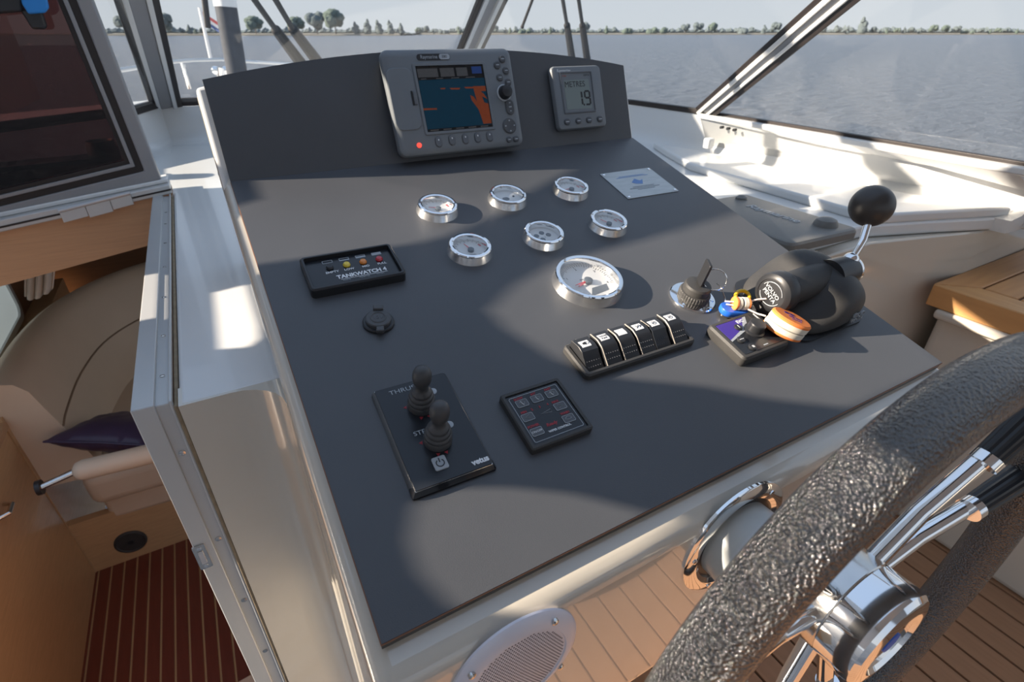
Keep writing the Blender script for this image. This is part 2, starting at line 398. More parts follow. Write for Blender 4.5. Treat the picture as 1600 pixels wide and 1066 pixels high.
w3 = pane('window_3', [(Cb, C1b, C1t, Ct), (C1b, C2b, C2t, C1t), (C2b, Db, Dt, C2t)], 'right front windscreen pane behind the depth display')
w4 = pane('window_4', [(Db, Eb, Et, Dt)], 'long right side window looking onto open water')
def strip(a, b, nrm, side, w, d):      # flat bar from a to b, width along side, thickness along nrm
    a = Vector(a); b = Vector(b); bm = B(); s = Vector(side).normalized()*w/2; n = Vector(nrm).normalized()*d/2
    rings(bm, [[p-s-n, p+s-n, p+s+n, p-s+n] for p in (a, b)]); return bm
def post(root, a, b, offs, inward):
    ax = (b-a).normalized(); side = ax.cross(Vector(inward)).normalized(); nrm = ax.cross(side).normalized()
    if nrm.dot(Vector(inward)) < 0: nrm = -nrm
    for (o, w, t, m, nm) in offs:
        child(fin(nm, strip(a+side*o+nrm*t/2, b+side*o+nrm*t/2, nrm, side, w, t), M[m], bevel=.002), root)
inB = Vector((.1, -1, -.3)); inC = Vector((-.1, -1, -.3)); inD = Vector((-1, -.4, -.2))
post(w1, Bb+Vector((.02, 0, 0)), Bt, [(.043, .018, .018, 'seal', 'seal'), (.027, .014, .022, 'white', 'mullion'), (0, .040, .014, 'hatchgrey', 'mullion')], inB)
post(w2, Bb+Vector((.02, 0, 0)), Bt, [(-.027, .014, .022, 'white', 'mullion'), (-.043, .018, .018, 'seal', 'seal')], inB)
post(w3, Cb, Ct, [(.043, .020, .018, 'seal', 'seal'), (.025, .015, .024, 'white', 'mullion'), (0, .034, .014, 'hatchgrey', 'mullion'), (-.025, .015, .024, 'white', 'mullion'), (-.041, .016, .018, 'seal', 'seal')], inC)
post(w4, Db, Dt, [(.022, .016, .014, 'seal', 'seal'), (.009, .009, .020, 'white', 'mullion'), (-.002, .014, .012, 'hatchgrey', 'mullion'), (-.015, .012, .021, 'white', 'mullion'), (-.028, .013, .014, 'seal', 'seal')], inD)
# sills: black seal along the bottom of each pane, white sill below
def sill(root, pts, m, z0, z1, off, t):
    bm = B(); rs = []
    for i, p in enumerate(pts):
        q = pts[min(i+1, len(pts)-1)]-pts[max(i-1, 0)]; n = Vector((q.y, -q.x, 0)).normalized()
        a = p+n*off; b = p+n*(off+t); rs.append([Vector((a.x, a.y, z0)), Vector((b.x, b.y, z0)), Vector((b.x, b.y, z1)), Vector((a.x, a.y, z1))])
    return rings(bm, rs)
child(fin('seal', sill(w1, [Zb, Ab, Bb], M, ZS-.002, ZS+.026, -.006, .02), M['seal'], bevel=.002), w1)
child(fin('seal', sill(w2, [Bb, Cb], M, ZS-.002, ZS+.026, -.006, .02), M['seal'], bevel=.002), w2)
child(fin('seal', sill(w3, [Cb, C1b, C2b, Db], M, ZS-.002, ZS+.016, -.006, .02), M['seal'], bevel=.002), w3)
child(fin('seal', sill(w4, [Db, Eb], M, ZS+.002, ZS+.012, -.006, .016), M['seal'], bevel=.002), w4)
child(fin('window_frame', sill(w4, [Db, Eb], M, ZS-.012, ZS+.004, -.006, .036), M['white'], bevel=.004), w4)
# top rails (above the picture, they carry the posts)
for rt, pts in ((w1, [Zt, At, Bt]), (w2, [Bt, Ct]), (w3, [Ct, C1t, C2t, Dt]), (w4, [Dt, Et])):
    child(fin('header_rail', tube(B(), pts, .022, 10), M['white']), rt)

# coaming wall below the sill, and the ledge
OUT = [Zb, Ab, Bb, Cb, C1b, C2b, Db, Eb]
OUT[-1] = Vector((1.463, .452, ZS))
FOOT = {6: (1.495, 1.32), 7: (1.615, .455)}
bm = B(); rs = []
for i, p in enumerate(OUT):
    q = OUT[min(i+1, len(OUT)-1)]-OUT[max(i-1, 0)]; n = Vector((q.y, -q.x, 0)).normalized()   # towards the inside
    f = Vector((*FOOT[i], 0)) if i in FOOT else Vector((p.x+n.x*.035, p.y+n.y*.035, 0))
    prof = [(-.05, ZL-.03, 1), (-.05, ZS-.004, 0), (.012, ZS-.004, 0), (.016, ZS-.012, 0), (0, ZL+.06, .72), (.0, ZL+.035, 1), (.012, ZL+.018, 1), (.034, ZL+.005, 1), (.07, ZL-.001, 1), (.07, ZL-.03, 1)]
    rr = []
    for o, z, t in prof:
        if t == 0: c = Vector((p.x, p.y, 0))
        elif t == 1: c = f
        else: c = Vector((p.x, p.y, 0)).lerp(f, t)
        rr.append(Vector((c.x+n.x*o, c.y+n.y*o, z)))
    rs.append(rr)
rings(bm, rs)
struct(fin('trim_1', bm, M['white'], smooth=50), 'white moulded coaming under the windscreen with a coved foot', 'coaming')
poly = [(-.0965, .6005), (.018, .6005), (.018, 1.035), (.822, 1.035), (.822, .602), (1.0, .60), (1.224, .603), (1.394, .544), (1.61, .461), (1.62, .40), (1.9, .40), (1.9, .55), (1.60, 1.373), (1.56, 1.75), (1.43, 2.06), (1.02, 2.44), (-.14, 2.58), (-.22, 2.34), (-.85, 1.84), (-.85, 1.70), (-.16, 1.70), (-.0965, 1.64)]
struct(fin('trim_2', prism(B(), poly, ZL-.03, ZL), M['white'], bevel=.006, seg=3), 'white ledge running round the helm console below the windows', 'ledge')
st = [(1.372, 1.378), (1.28, 1.172), (1.244, .649), (1.238, .60), (1.394, .546), (1.58, .478), (1.50, .62), (1.47, .9), (1.455, 1.30), (1.43, 1.50)]
struct(fin('trim_3', prism(B(), st, ZL-.001, ZL+.022), M['white'], bevel=.006, seg=3), 'raised white step along the foot of the right coaming', 'ledge')
# three little holes and a switch on the coaming right of the corner
for i, (x, y) in enumerate([(1128, 199), (1138, 201), (1148, 203)]):
    p = onx(x, y, 1.488); bm = B(); cyl(bm, p+Vector((.006, 0, 0)), p-Vector((.006, 0, 0)), .0045, seg=10)
    tag(fin('screw', bm, M['plastic']), 'one of three dark screw heads on the white coaming below the right corner post', 'screw', 'screws on the coaming')
t = thing('wall_socket', 'small white square switch on the coaming below the right corner post', 'switch', None, onz(1104, 222, ZL+.05)+Vector((-.01, -.02, 0)))
fin('body', slab(B(), .03, .032, .005, [(0, -.01), (0, .006), (.002, .009)], mt=Matrix.Rotation(R(90), 4, 'X')), M['print'], t)
fin('rocker', slab(B(), .014, .018, .002, [(0, .0085), (0, .011)], mt=Matrix.Rotation(R(90), 4, 'X')), M['dial'], t)

# ------------------------------------------------------------------ outside: foredeck, rail, mast, flag
bm = B(); prism(bm, [(-1.3, 2.2), (-.25, 2.62), (-.1, 2.85), (1.1, 2.7), (1.7, 2.1), (2.1, 3.0), (1.6, 5.2), (.35, 7.0), (-.9, 5.4), (-1.6, 3.6)], -.62, -.60)
struct(fin('floor', bm, M['white'], bevel=.005), 'white foredeck outside the front windows', 'deck').name = 'foredeck'
bm = B(); prism(bm, [(-.28, 2.63), (1.15, 2.52), (1.45, 2.2), (1.62, 1.8), (1.9, 2.1), (1.5, 2.8), (.9, 3.5), (-.2, 3.5), (-.9, 3.1), (-1.9, 2.6), (-1.9, 1.9), (-.85, 1.95)], -.60, -.30)
struct(fin('roof', bm, M['white'], bevel=.02, seg=3), 'white cabin top in front of the windscreen', 'deck').name = 'cabin_top'
r = thing('bow_rail', 'stainless steel bow rail seen through the left windows', 'rail', None, (0, 4.2, -.6))
def rl(px, py, Y): return ony(px, py, Y)
pts = [rl(150, 119, 3.2), rl(185, 110, 3.4), rl(225, 104, 3.7), rl(265, 97, 4.2), rl(300, 94, 4.6), rl(345, 93, 4.9), rl(400, 97, 5.0), rl(460, 101, 4.9), rl(520, 106, 4.6)]
child(fin('top_rail', tube(B(), pts, .011, 10), M['alu']), r)
for (x0, y0, x1, y1, Y) in ((285, 97, 297, 139, 4.5), (470, 102, 476, 150, 4.9), (172, 113, 184, 150, 3.3)):
    child(fin('stanchion', tube(B(), [rl(x0, y0, Y), rl(x1, y1, Y)], .014, 10), M['chrome']), r)
r = thing('bollard', 'small shiny chrome bow fitting on the foredeck left of the backboard', 'fitting', None, rl(345, 118, 4.3))
child(fin('body', cyl(B(), rl(345, 122, 4.3), rl(344, 106, 4.3), .022, .03), M['chrome']), r)
for dx in (-7, 9): child(fin('horn', sph(B(), rl(344+dx, 110, 4.3), .026), M['chrome']), r)
r = thing('mast', 'folded dark grey mast post with white top beyond the left front pane', 'mast', None, rl(366, 125, 3.6))
a = rl(374, 135, 3.6); b = rl(353, 11, 3.6); c = rl(347, -22, 3.6)
child(fin('post', cyl(B(), a, b, .052, .054), M['mast']), r); child(fin('cap', cyl(B(), b, c, .057, .055), M['print']), r)
r = thing('flagstaff', 'thin white flagstaff at the bow with a small flag', 'flagpole', None, rl(328, 94, 5.2))
child(fin('staff', tube(B(), [rl(330, 95, 5.2), rl(312, 12, 5.2)], .012, 8), M['flagw']), r)
fl = None
for i, (m, nm) in enumerate((('flagr', 'red_stripe'), ('flagw', 'white_stripe'), ('flagb', 'blue_stripe'))):
    bm = B(); 
    rs = []
    for k in range(7):
        f = k/6; x = 314+f*42; y = 17+f*28; wv = .02*math.sin(f*7)
        p = rl(x+i*3, y+i*7, 5.2+wv); q = rl(x+(i+1)*3, y+(i+1)*7, 5.2+wv); rs.append([p, q, q+Vector((0, .003, 0)), p+Vector((0, .003, 0))])
    rings(bm, rs); child(fin(nm, bm, M[m]), r)
r = thing('antenna', 'thin dark rod hanging outside the left front pane beside the mast', 'rod', None, rl(324, 44, 2.9))
child(fin('rod', tube(B(), [rl(318, -15, 2.9), rl(325, 44, 2.9)], .012, 8), M['fringe']), r)

def wiper(label, pts, Y, w, group='windscreen wipers'):
    P = [rl(x, y, Y + (130-y)*-.0045*1.0) for x, y in pts]
    r = thing('windscreen_wiper', label, 'wiper', None, P[0], group=group)
    child(fin('wiper_arm', tube(B(), [P[0], P[1]], [w*1.35, w], 8), M['fringe']), r)
    child(fin('joint', sph(B(), P[1], w*1.02, u=12, v=8), M['fringe']), r)
    child(fin('wiper_rod', tube(B(), P[1:], w*.55, 8), M['fringe']), r)
wiper('black wiper arm, left one of the pair in the left front pane', [(474, 104), (432, 48), (392, -8)], 2.75, .018)
wiper('black wiper arm, right one of the pair in the left front pane', [(502, 104), (458, 46), (426, -8)], 2.75, .018)
wiper('black wiper arm, left one of the pair in the right front pane', [(895, 100), (886, 40), (878, -8)], 2.6, .014)
wiper('black wiper arm, right one of the pair in the right front pane', [(919, 104), (910, 40), (903, -8)], 2.6, .014)
P = [rl(834, -6, 2.2), rl(816, 42, 2.3)]
r = thing('windscreen_wiper', 'short black wiper blade tip left of the right wiper pair', 'wiper', None, P[0])
child(fin('blade', tube(B(), P, .006, 8), M['fringe']), r); child(fin('end_cap', sph(B(), P[1], .008, u=10, v=6), M['fringe']), r)

# ------------------------------------------------------------------ deck floor, right side bench, boat side
FZ = -1.15
fl = fin('floor', prism(B(), [(-.06, -2.2), (1.47, -2.2), (1.47, .62), (-.06, .62)], FZ-.04, FZ-.006), M['caulk'], smooth=0)
struct(fl, 'teak deck with black caulking beside the helm', 'floor')
bm = B(); box(bm, (0, 0, 0), (.055, 1.9, .008)); me = bpy.data.meshes.new('plank'); bm.to_mesh(me); bm.free(); me.materials.append(M['teak'])
for i in range(25):
    for j, (y0) in enumerate((-.42, -1.2)):
        pass
    o = bpy.data.objects.new('plank', me); COL.objects.link(o); o.location = (-.028+i*.061, -.33, FZ-.0035); o.parent = fl
    if i % 2: o.location.y = -.335
struct(fin('wall_right', prism(B(), [(1.41, -2.2), (1.9, -2.2), (1.9, .47), (1.41, .47)], FZ, -.545), M['gel'], bevel=.02, seg=4), 'cream side bench moulding to the right of the helm', 'bench')
struct(fin('wall_back', prism(B(), [(.835, .57), (1.0, .572), (1.224, .575), (1.394, .53), (1.52, .495), (1.9, .50), (1.9, .60), (.835, .62)], FZ, ZL-.031), M['gel'], bevel=.004), 'glossy cream face below the white ledge, mirroring the teak seat', 'wall')
# teak seat
sx0, sx1, sy0, sy1, sz = 1.40, 1.95, -.55, .495, -.50
r = thing('teak_seat', 'varnished teak slatted seat on the cream bench at the right edge', 'seat', None, (sx0, .5, sz-.05))
r_inv = r.matrix_world.inverted()
child(fin('base_board', prism(B(), [(sx0+.006, sy0), (sx1, sy0), (sx1, sy1), (sx0+.006, sy1)], sz-.04, sz-.006), M['caulk'], smooth=0), r)
def plank(poly, z0, z1, m):
    return child(fin('plank', prism(B(), poly, z0, z1), M[m], bevel=.003), r)
plank([(sx0-.008, sy0), (sx0+.062, sy0), (sx0+.062, sy1-.065), (sx0-.008, sy1)], sz-.052, sz, 'teak2')
plank([(sx0-.004, sy1+.001), (sx0+.066, sy1-.066), (sx1, sy1-.066), (sx1, sy1+.001)], sz-.052, sz, 'teak3')
yy = sy1-.07
while yy > -.5:
    plank([(sx0+.066, yy), (sx1, yy), (sx1, yy-.062), (sx0+.066, yy-.062)], sz-.01, sz, 'teak3'); yy -= .067
struct(fin('trim_4', prism(B(), [(1.385, -2.2), (1.9, -2.2), (1.9, .47), (1.385, .47)], -.575, -.552), M['gel'], bevel=.008, seg=3), 'thin cream rim under the teak seat', 'trim')

# ------------------------------------------------------------------ console moulding
def yz(v, off): p = P0+PY*v+PN*off; return (p.y, p.z)
def byz(t, off): p = C0+Vector((0, math.sin(R(20)), math.cos(R(20))))*t + Vector((0, -math.cos(R(20)), math.sin(R(20))))*off; return (p.y, p.z)
X0, X1 = -.011+.0244, .797+.0244
X0, X1 = .0244-.013, .0244+.788+.016
lipY, lipZ = yz(-.03, -.012)
prof = [yz(-.03, -.012), (lipY+.0, lipZ-.04), (lipY+.0, -.655), (lipY+.16, -.80), (lipY+.20, FZ), (1.04, FZ), (1.04, ZL+.0), byz(.140, -.07), byz(.145, -.012), byz(0, -.012)]
bm = B()
rings(bm, [[Vector((x, y, z)) for y, z in prof] for x in (X0, X1)])
con = struct(fin('wall_front', bm, M['gel'], bevel=.016, seg=4), 'glossy cream helm console moulding carrying the dark dash panel', 'console'); con.name = 'helm_console'
del con['kind']
# left pod: vertical face under the shelf, with coved corner
cv = [(-.0965, .60)]
for k in range(7):
    a = R(90+ -90*k/6); cv.append((X0-.055+.055*math.cos(a)*1.0, .60-.055+.055*math.sin(a)))
cv += [(X0+.002, .545), (X0+.002, .64), (-.0965, .64)]
struct(fin('wall_left', prism(B(), cv, FZ-.6, ZL-.0005), M['gel'], smooth=40), 'cream upright face between the door jamb and the console side', 'wall').name = 'wall_front'

# laminated dash panel and backboard
r = thing('dash_panel', 'large dark anthracite dash panel with thin brown edge line on the console', 'panel', PANEL, (0, 0, 0))
fin('core', prism(B(), [(0, 0), (.79, 0), (.79, .706), (0, .706)], -.0115, -.0022), M['dashedge'], r)
fin('brown_edge', prism(B(), [(-.0006, -.0006), (.7906, -.0006), (.7906, .705), (-.0006, .705)], -.0022, -.0007), M['phenol'], r)
fin('laminate', prism(B(), [(.0003, .0003), (.7897, .0003), (.7897, .706), (.0003, .706)], -.0007, 0), M['dash'], r)
def arc(t): return .1455+.037*math.sin(PI*t)**.85 if 0 < t < 1 else .1455
bp_ = [(-.0, 0), (.788, 0)] + [(.788*(1-k/24), .1455+.036*(1-(2*(k/24)-1)**2)) for k in range(25)]
r = thing('backboard', 'dark raked backboard with arched top standing behind the dash panel', 'panel', BOARD, (0, 0, 0))
fin('board', prism(B(), bp_, -.0105, -.001), M['dash'], r)
fin('top_edge', prism(B(), [(x*.9995+.0002, y-.0005) for x, y in bp_], -.0112, -.0105), M['dashedge'], r)
# white rim of the console around the board
bm = B()
bq = [(-.012, -.05), (.802, -.05)] + [(.802-.814*k/24, .1385+.036*(1-(2*(k/24)-1)**2)) for k in range(25)]
o = prism(bm, bq, -.05, -.0115, BOARD); child(fin('board_rim', bm, M['white'], bevel=.006, seg=3), con)
# ------------------------------------------------------------------ chart plotter
PW, PH = .242, .170; pc = (.3845, .089)
r = thing('chart_plotter', 'grey chart plotter with blue and orange map screen on the backboard', 'chart plotter', BOARD, (pc[0], pc[1], 0))
def ff(s, t): return (-PW/2+s*PW, PH/2-t*PH)
fin('housing', slab(B(), PW, PH, .014, [(.008, 0), (.003, .006), (0, .018), (.0, .022), (.002, .026), (.006, .0285), (.012, .0295)], n=8), M['grey'], r)
s0 = ff(.225, .165); s1 = ff(.745, .785); sc = ((s0[0]+s1[0])/2, (s0[1]+s1[1])/2); sw = s1[0]-s0[0]; sh = s0[1]-s1[1]
fin('screen_bezel', frame(B(), sw+.010, sh+.010, .004, sw, sh, .001, .029, .0315, c=sc), M['grey'], r)
scr = fin('screen', prism(B(), rrect(sw, sh, .0008, 2, *sc), .0288, .0297), M['screen'], r)
def rect(s, t, s2, t2, m, z=.0297, nm='map_area'):
    x0 = sc[0]-sw/2+s*sw; x1 = sc[0]-sw/2+s2*sw; y0 = sc[1]+sh/2-t*sh; y1 = sc[1]+sh/2-t2*sh
    return fin(nm, prism(B(), [(x0, y1), (x1, y1), (x1, y0), (x0, y0)], z, z+.00025), M[m], scr, smooth=0)
rect(.01, .21, .99, .955, 'sea', nm='map')
for a, b in ((.0, .31), (.325, .55), (.565, .75)): rect(a+.02, .04, b, .17, 'scg', nm='data_box')
rect(.82, .03, .97, .14, 'scb', nm='data_box')
def land(pts, nm='land_area'):
    return fin(nm, prism(B(), [(sc[0]-sw/2+a*sw, sc[1]+sh/2-b*sh) for a, b in pts], .0299, .0301), M['land'], scr, smooth=0)
land([(.80, .335), (.99, .34), (.985, .42), (.90, .42), (.95, .47), (.99, .55), (.91, .50), (.93, .60), (.99, .62), (.99, .94), (.86, .94), (.84, .80), (.82, .70), (.74, .55), (.73, .47), (.78, .50), (.82, .58), (.80, .40)])
for q in ([(.0, .63), (.20, .64), (.2, .665), (.0, .66)], [(.30, .34), (.38, .34), (.37, .36), (.31, .36)], [(.44, .345), (.60, .35), (.58, .375), (.46, .37)], [(.66, .34), (.82, .345), (.82, .37), (.68, .365)]): land(q)
for k in range(5): rect(.05+k*.19, .967, .17+k*.19, .985, 'scg', nm='menu_label')
for k in range(4): rect(.05+k*.22, .187, .13+k*.24, .20, 'scg', nm='menu_label')
# card door on the left
d0 = ff(.015, .15); d1 = ff(.165, .74)
dr = fin('card_door', slab(B(), .046, .098, .013, [(0, .028), (0, .0305), (.0012, .0315)], c=(-PW/2+.0245, .006)), M['grey'], r)
fin('latch', slab(B(), .0055, .022, .0015, [(0, .031), (0, .0335), (.001, .0342)], c=(-PW/2+.0435, .007)), M['greym'], dr)
fin('latch_slot', slab(B(), .003, .023, .001, [(0, .031), (0, .0322)], c=(-PW/2+.0392, .007)), M['plastic'], dr)
for s, t in ((.295, .885), (.40, .88), (.506, .88), (.606, .878), (.705, .878)):
    x, y = ff(s, t); b = fin('soft_key', slab(B(), .0115, .0165, .0057, [(0, .0290), (0, .031), (.0012, .0318)], c=(x, y), n=6), M['greym'], r)
    fin('key_rim', frame(B(), .0135, .0185, .0067, .0118, .0168, .0058, .0285, .0297, c=(x, y), n=6, ch=.0002), M['greyd'], r)
    fin('key_mark', prism(B(), rrect(.0018, .003, .0008, 3, x, y+.003), .0317, .0321), M['print'], b)
for s, t, w, h, lb in ((.915, .12, .0125, .0125, '—'), (.865, .178, .0125, .0125, '—'), (.93, .235, .0125, .0125, '—'), (.87, .30, .0125, .0125, '—'), (.935, .35, .0125, .0125, '—'), (.915, .60, .0165, .0265, ''), (.865, .94, .011, .0105, '—'), (.925, .93, .012, .0105, '—')):
    x, y = ff(s, t); y = max(y, -PH/2+.012)
    b = fin('key', slab(B(), w, h, min(w, h)/2-.0005, [(0, .0288), (0, .0312), (.0014, .0322)], c=(x, y), n=6), M['greyd'], r)
    if lb: fin('key_mark', prism(B(), rrect(w*.5, .0016, .0007, 3, x, y), .0321, .0325), M['printg'], b)
    else:
        for dy in (-.007, 0, .007): fin('key_mark', prism(B(), rrect(.006 if dy == 0 else .003, .0018, .0008, 3, x, y+dy), .0321, .0325), M['printg'], b)
x, y = ff(.887, .79)
b = fin('cursor_pad', lathe(B(), [(.0135, .0285), (.0135, .031), (.012, .0325), (.006, .0318), (.0015, .0318)], 32, Matrix.Translation((x, y, 0))), M['greyd'], r)
for dx, dy in ((0, .009), (0, -.009), (.009, 0), (-.009, 0)): fin('key_mark', prism(B(), rrect(.0028, .0022, .001, 3, x+dx, y+dy), .0318, .0328), M['printg'], b)
x, y = ff(.885, .455)
fin('knob_ring', lathe(B(), [(.0145, .0285), (.0145, .031), (.0125, .0322), (.011, .030)], 32, Matrix.Translation((x, y, 0))), M['printg'], r)
fin('rotary_knob', lathe(B(), [(.0112, .029), (.0110, .042), (.0098, .0445), (.006, .0455), (.001, .0456)], 32, Matrix.Translation((x, y, 0))), M['plastic'], r)
x, y = ff(.145, .90); fin('power_light', lathe(B(), [(.0042, .0285), (.0042, .0312), (.003, .0318), (.0005, .032)], 20, Matrix.Translation((x, y, 0))), M['ledr'], r)
x, y = ff(.375, .085)
lg = fin('badge', slab(B(), .060, .0098, .0048, [(0, .0285), (0, .0305)], c=(x, y), n=6), M['plastic'], r)
fin('badge_end', slab(B(), .0195, .0088, .0040, [(0, .030), (0, .0308)], c=(x+.0195, y), n=6), M['printg'], lg)
text('Raymarine', .0085, M['printg'], r, (x-.0085, y, .0306), ext=.0001, sx=.85)
text('E80', .0062, M['greyd'], r, (x+.0195, y, .0310), ext=.0001)

# ------------------------------------------------------------------ depth display
dc = (.6555, .085)
r = thing('depth_display', 'small grey depth display reading 1.9 metres at right of the backboard', 'depth display', BOARD, (dc[0], dc[1], 0))
DW, DH = .119, .118
def gg(s, t): return (-DW/2+s*DW, DH/2-t*DH)
fin('housing', slab(B(), DW, DH, .009, [(.003, 0), (0, .004), (0, .010), (.002, .0135), (.005, .0145)], n=6), M['grey'], r)
c = gg(.47, .42)
fin('screen_bezel', frame(B(), .078, .078, .003, .0715, .0715, .0015, .014, .0165, c=c), M['greym'], r)
fin('screen_border', prism(B(), rrect(.0715, .0715, .001, 2, *c), .0143, .0149), M['grey'], r)
lcd = fin('screen', prism(B(), rrect(.060, .054, .001, 2, c[0]-.001, c[1]-.004), .0149, .0153), M['lcd'], r)
text('METRES', .0150, M['printb'], r, (c[0]-.0055, c[1]+.0145, .0154), ext=.00008, sx=.95)
# seven-segment 1.9
def seg(x, y, w, h): return fin('segment', prism(B(), rrect(w, h, .0006, 2, x, y), .0153, .0155), M['printb'], lcd)
X = c[0]+.021; Y = c[1]-.0115; q = .0125
for dx, dy, w, h in ((0, q, .010, .0036), (0, 0, .010, .0036), (0, -q, .010, .0036), (-.0058, q/2, .0040, .0112), (.0058, q/2, .0040, .0112), (.0058, -q/2, .0040, .0112)): seg(X+dx, Y+dy, w, h)
seg(X-.0135, Y+q/2, .0040, .0112); seg(X-.0135, Y-q/2, .0040, .0112); seg(X-.0100, Y-q, .0032, .0036)
text('Raymarine', .0075, M['print'], r, (-DW/2+.029, DH/2-.009, .0146), ext=.0001)
text('ST60', .0045, M['land'], r, (c[0]-.028, c[1]+.0305, .0150), ext=.0001)
text('DEPTH', .0045, M['printb'], r, (c[0]+.025, c[1]+.0305, .0150), ext=.0001)
for s in (.17, .40, .62, .85):
    x, y = gg(s, .875); b = fin('key', slab(B(), .0135, .0115, .0055, [(0, .014), (0, .0165), (.0012, .0175)], c=(x, y), n=6), M['greyd'], r)
    fin('key_mark', prism(B(), rrect(.008, .0018, .0008, 3, x, y), .0174, .0178), M['printg'], b)

# ------------------------------------------------------------------ round gauges
def gauge(u, v, rad, h, label, kind):
    big = kind == 'tach'
    r = thing('gauge', label, 'gauge', PANEL, (u, v, 0), group=None)
    k = rad
    fin('bezel', lathe(B(), [(k+.0022, 0), (k+.0018, .0012), (k-.0012, h-.0042), (k-.003, h-.0038)], 64, cap=False), M['satin_chrome'], r)
    b = fin('bezel_ring', lathe(B(), [(k-.0026, h-.0045), (k-.0026, h-.0036), (k-.0004, h-.0032), (k, h-.0020), (k-.0010, h-.0006), (k-.004, h), (k-.0062, h-.001), (k-.0070, h-.0035), (k-.0074, .003)], 64, cap=False), M['chrome'], r)
    fin('dial', lathe(B(), [(k-.0074, .0005), (k-.0074, .0044), (k-.0085, .0048), (.0004, .0048)], 48), M['dial'], r)
    fin('glass', lathe(B(), [(k-.0066, h-.0028), (k-.0066, h-.0022), (.0002, h-.0018)], 48, cap=False), M['lens'], r)
    z = .0049
    def tick(a, r0, r1, w, m='greyd'):
        mt = Matrix.Rotation(R(a), 4, 'Z'); return prism(B(), [(r0, -w/2), (r1, -w/2), (r1, w/2), (r0, w/2)], z, z+.0002, mt)
    R1 = k-.009
    if big:
        tk = B()
        for i in range(41):
            a = 205-i*5.6; r0 = R1-.006 if i % 5 == 0 else R1-.0035
            mt = Matrix.Rotation(R(a), 4, 'Z'); prism(tk, [(r0, -.00025), (R1, -.00025), (R1, .00025), (r0, .00025)], z, z+.0002, mt)
        fin('scale_marks', tk, M['greyd'], r, smooth=0)
        for i in range(5):
            a = R(205-i*56); text(str(i), .006, M['greyd'], r, (math.cos(a)*(R1-.0095), math.sin(a)*(R1-.0095), z+.0001), ext=.0001)
        text('RPM', .0032, M['greyd'], r, (-.006, .007, z+.0001), ext=.0001)
        fin('display_window', prism(B(), [(-.012, -.028), (.02, -.024), (.024, -.012), (-.002, -.0135)], z, z+.0003), M['dialg'], r)
        fin('needle', prism(B(), [(0, .0010), (-.024, .0004), (-.024, -.0004), (0, -.0010)], .0075, .008, Matrix.Rotation(R(8), 4, 'Z')), M['needle'], r)
        fin('needle', prism(B(), [(0, .0010), (-.022, .0004), (-.022, -.0004), (0, -.0010)], .0072, .0075, Matrix.Rotation(R(18), 4, 'Z')), M['needle'], r)
        fin('needle_hub', lathe(B(), [(.0062, .005), (.0062, .0095), (.005, .010), (.0003, .010)], 24), M['dialg'], r)
    elif kind == 'lamps':
        for dx, dy in ((-.011, .003), (0.001, .008), (.009, .0005), (-.006, -.008)):
            fin('lamp', lathe(B(), [(.0042, .0045), (.0042, .0056), (.0003, .006)], 16, Matrix.Translation((dx, dy, 0))), M['dialg'], r)
        text('i', .006, M['greyd'], r, (0.001, -.003, z+.0001), ext=.0001)
    elif kind == 'clock':
        fin('display_window', prism(B(), rrect(.012, .009, .004, 4, -.004, -.002), z, z+.0003), M['dialg'], r)
        fin('lamp', lathe(B(), [(.0018, .0045), (.0018, .006), (.0003, .006)], 12, Matrix.Translation((.012, .002, 0))), M['printb'], r)
        text('h', .005, M['greyd'], r, (0, -.012, z+.0001), ext=.0001)
    else:
        tk = B()
        for i in range(9):
            a = 160-i*17.5; r0 = R1-.004 if i % 4 == 0 else R1-.0022
            mt = Matrix.Rotation(R(a), 4, 'Z'); prism(tk, [(r0, -.00025), (R1, -.00025), (R1, .00025), (r0, .00025)], z, z+.0002, mt)
        fin('scale_marks', tk, M['greyd'], r, smooth=0)
        tk = B()
        for i in range(3):
            prism(tk, [(R1-.0035, -.0007), (R1-.001, -.0007), (R1-.001, .0007), (R1-.0035, .0007)], z, z+.0003, Matrix.Rotation(R(20-i*7 if kind != 'low' else 25-i*6), 4, 'Z'))
        fin('red_marks', tk, M['needle'], r, smooth=0)
        fin('needle', prism(B(), [(0, .0008), (-.014, .0003), (-.014, -.0003), (0, -.0008)], .0065, .007, Matrix.Rotation(R({'volt': -60, 'temp': -20, 'fuel': 10, 'low': -75}[kind]), 4, 'Z') ), M['needle'], r)
        fin('needle_hub', lathe(B(), [(.0045, .005), (.0045, .0085), (.0035, .009), (.0003, .009)], 20, Matrix.Translation((0, -.003, 0))), M['dialg'], r)
        text({'volt': 'V', 'temp': '°C', 'fuel': 'bar', 'low': 'Volt'}[kind], .0045, M['greyd'], r, (0, -.0125, z+.0001), ext=.0001)
    return r
gauge(.2707, .5438, .0305, .0145, 'small round chrome gauge, left one of the upper row of three', 'temp')
gauge(.3950, .5438, .0305, .0145, 'small round chrome gauge with oval window, middle one of the upper row', 'clock')
gauge(.5198, .5415, .0305, .0145, 'small round chrome gauge in the upper row nearest the steel plate', 'fuel')
gauge(.2728, .4296, .0305, .0145, 'small round chrome gauge, left one of the lower row of three', 'low')
gauge(.3965, .4284, .0305, .0145, 'small chrome gauge with round warning lamps, just above the large rev counter', 'lamps')
gauge(.5198, .4283, .0305, .0145, 'small round chrome gauge at the right end of the lower row', 'volt')
gauge(.3989, .3100, .0480, .0170, 'large white chrome rimmed rev counter with red needle', 'tach')

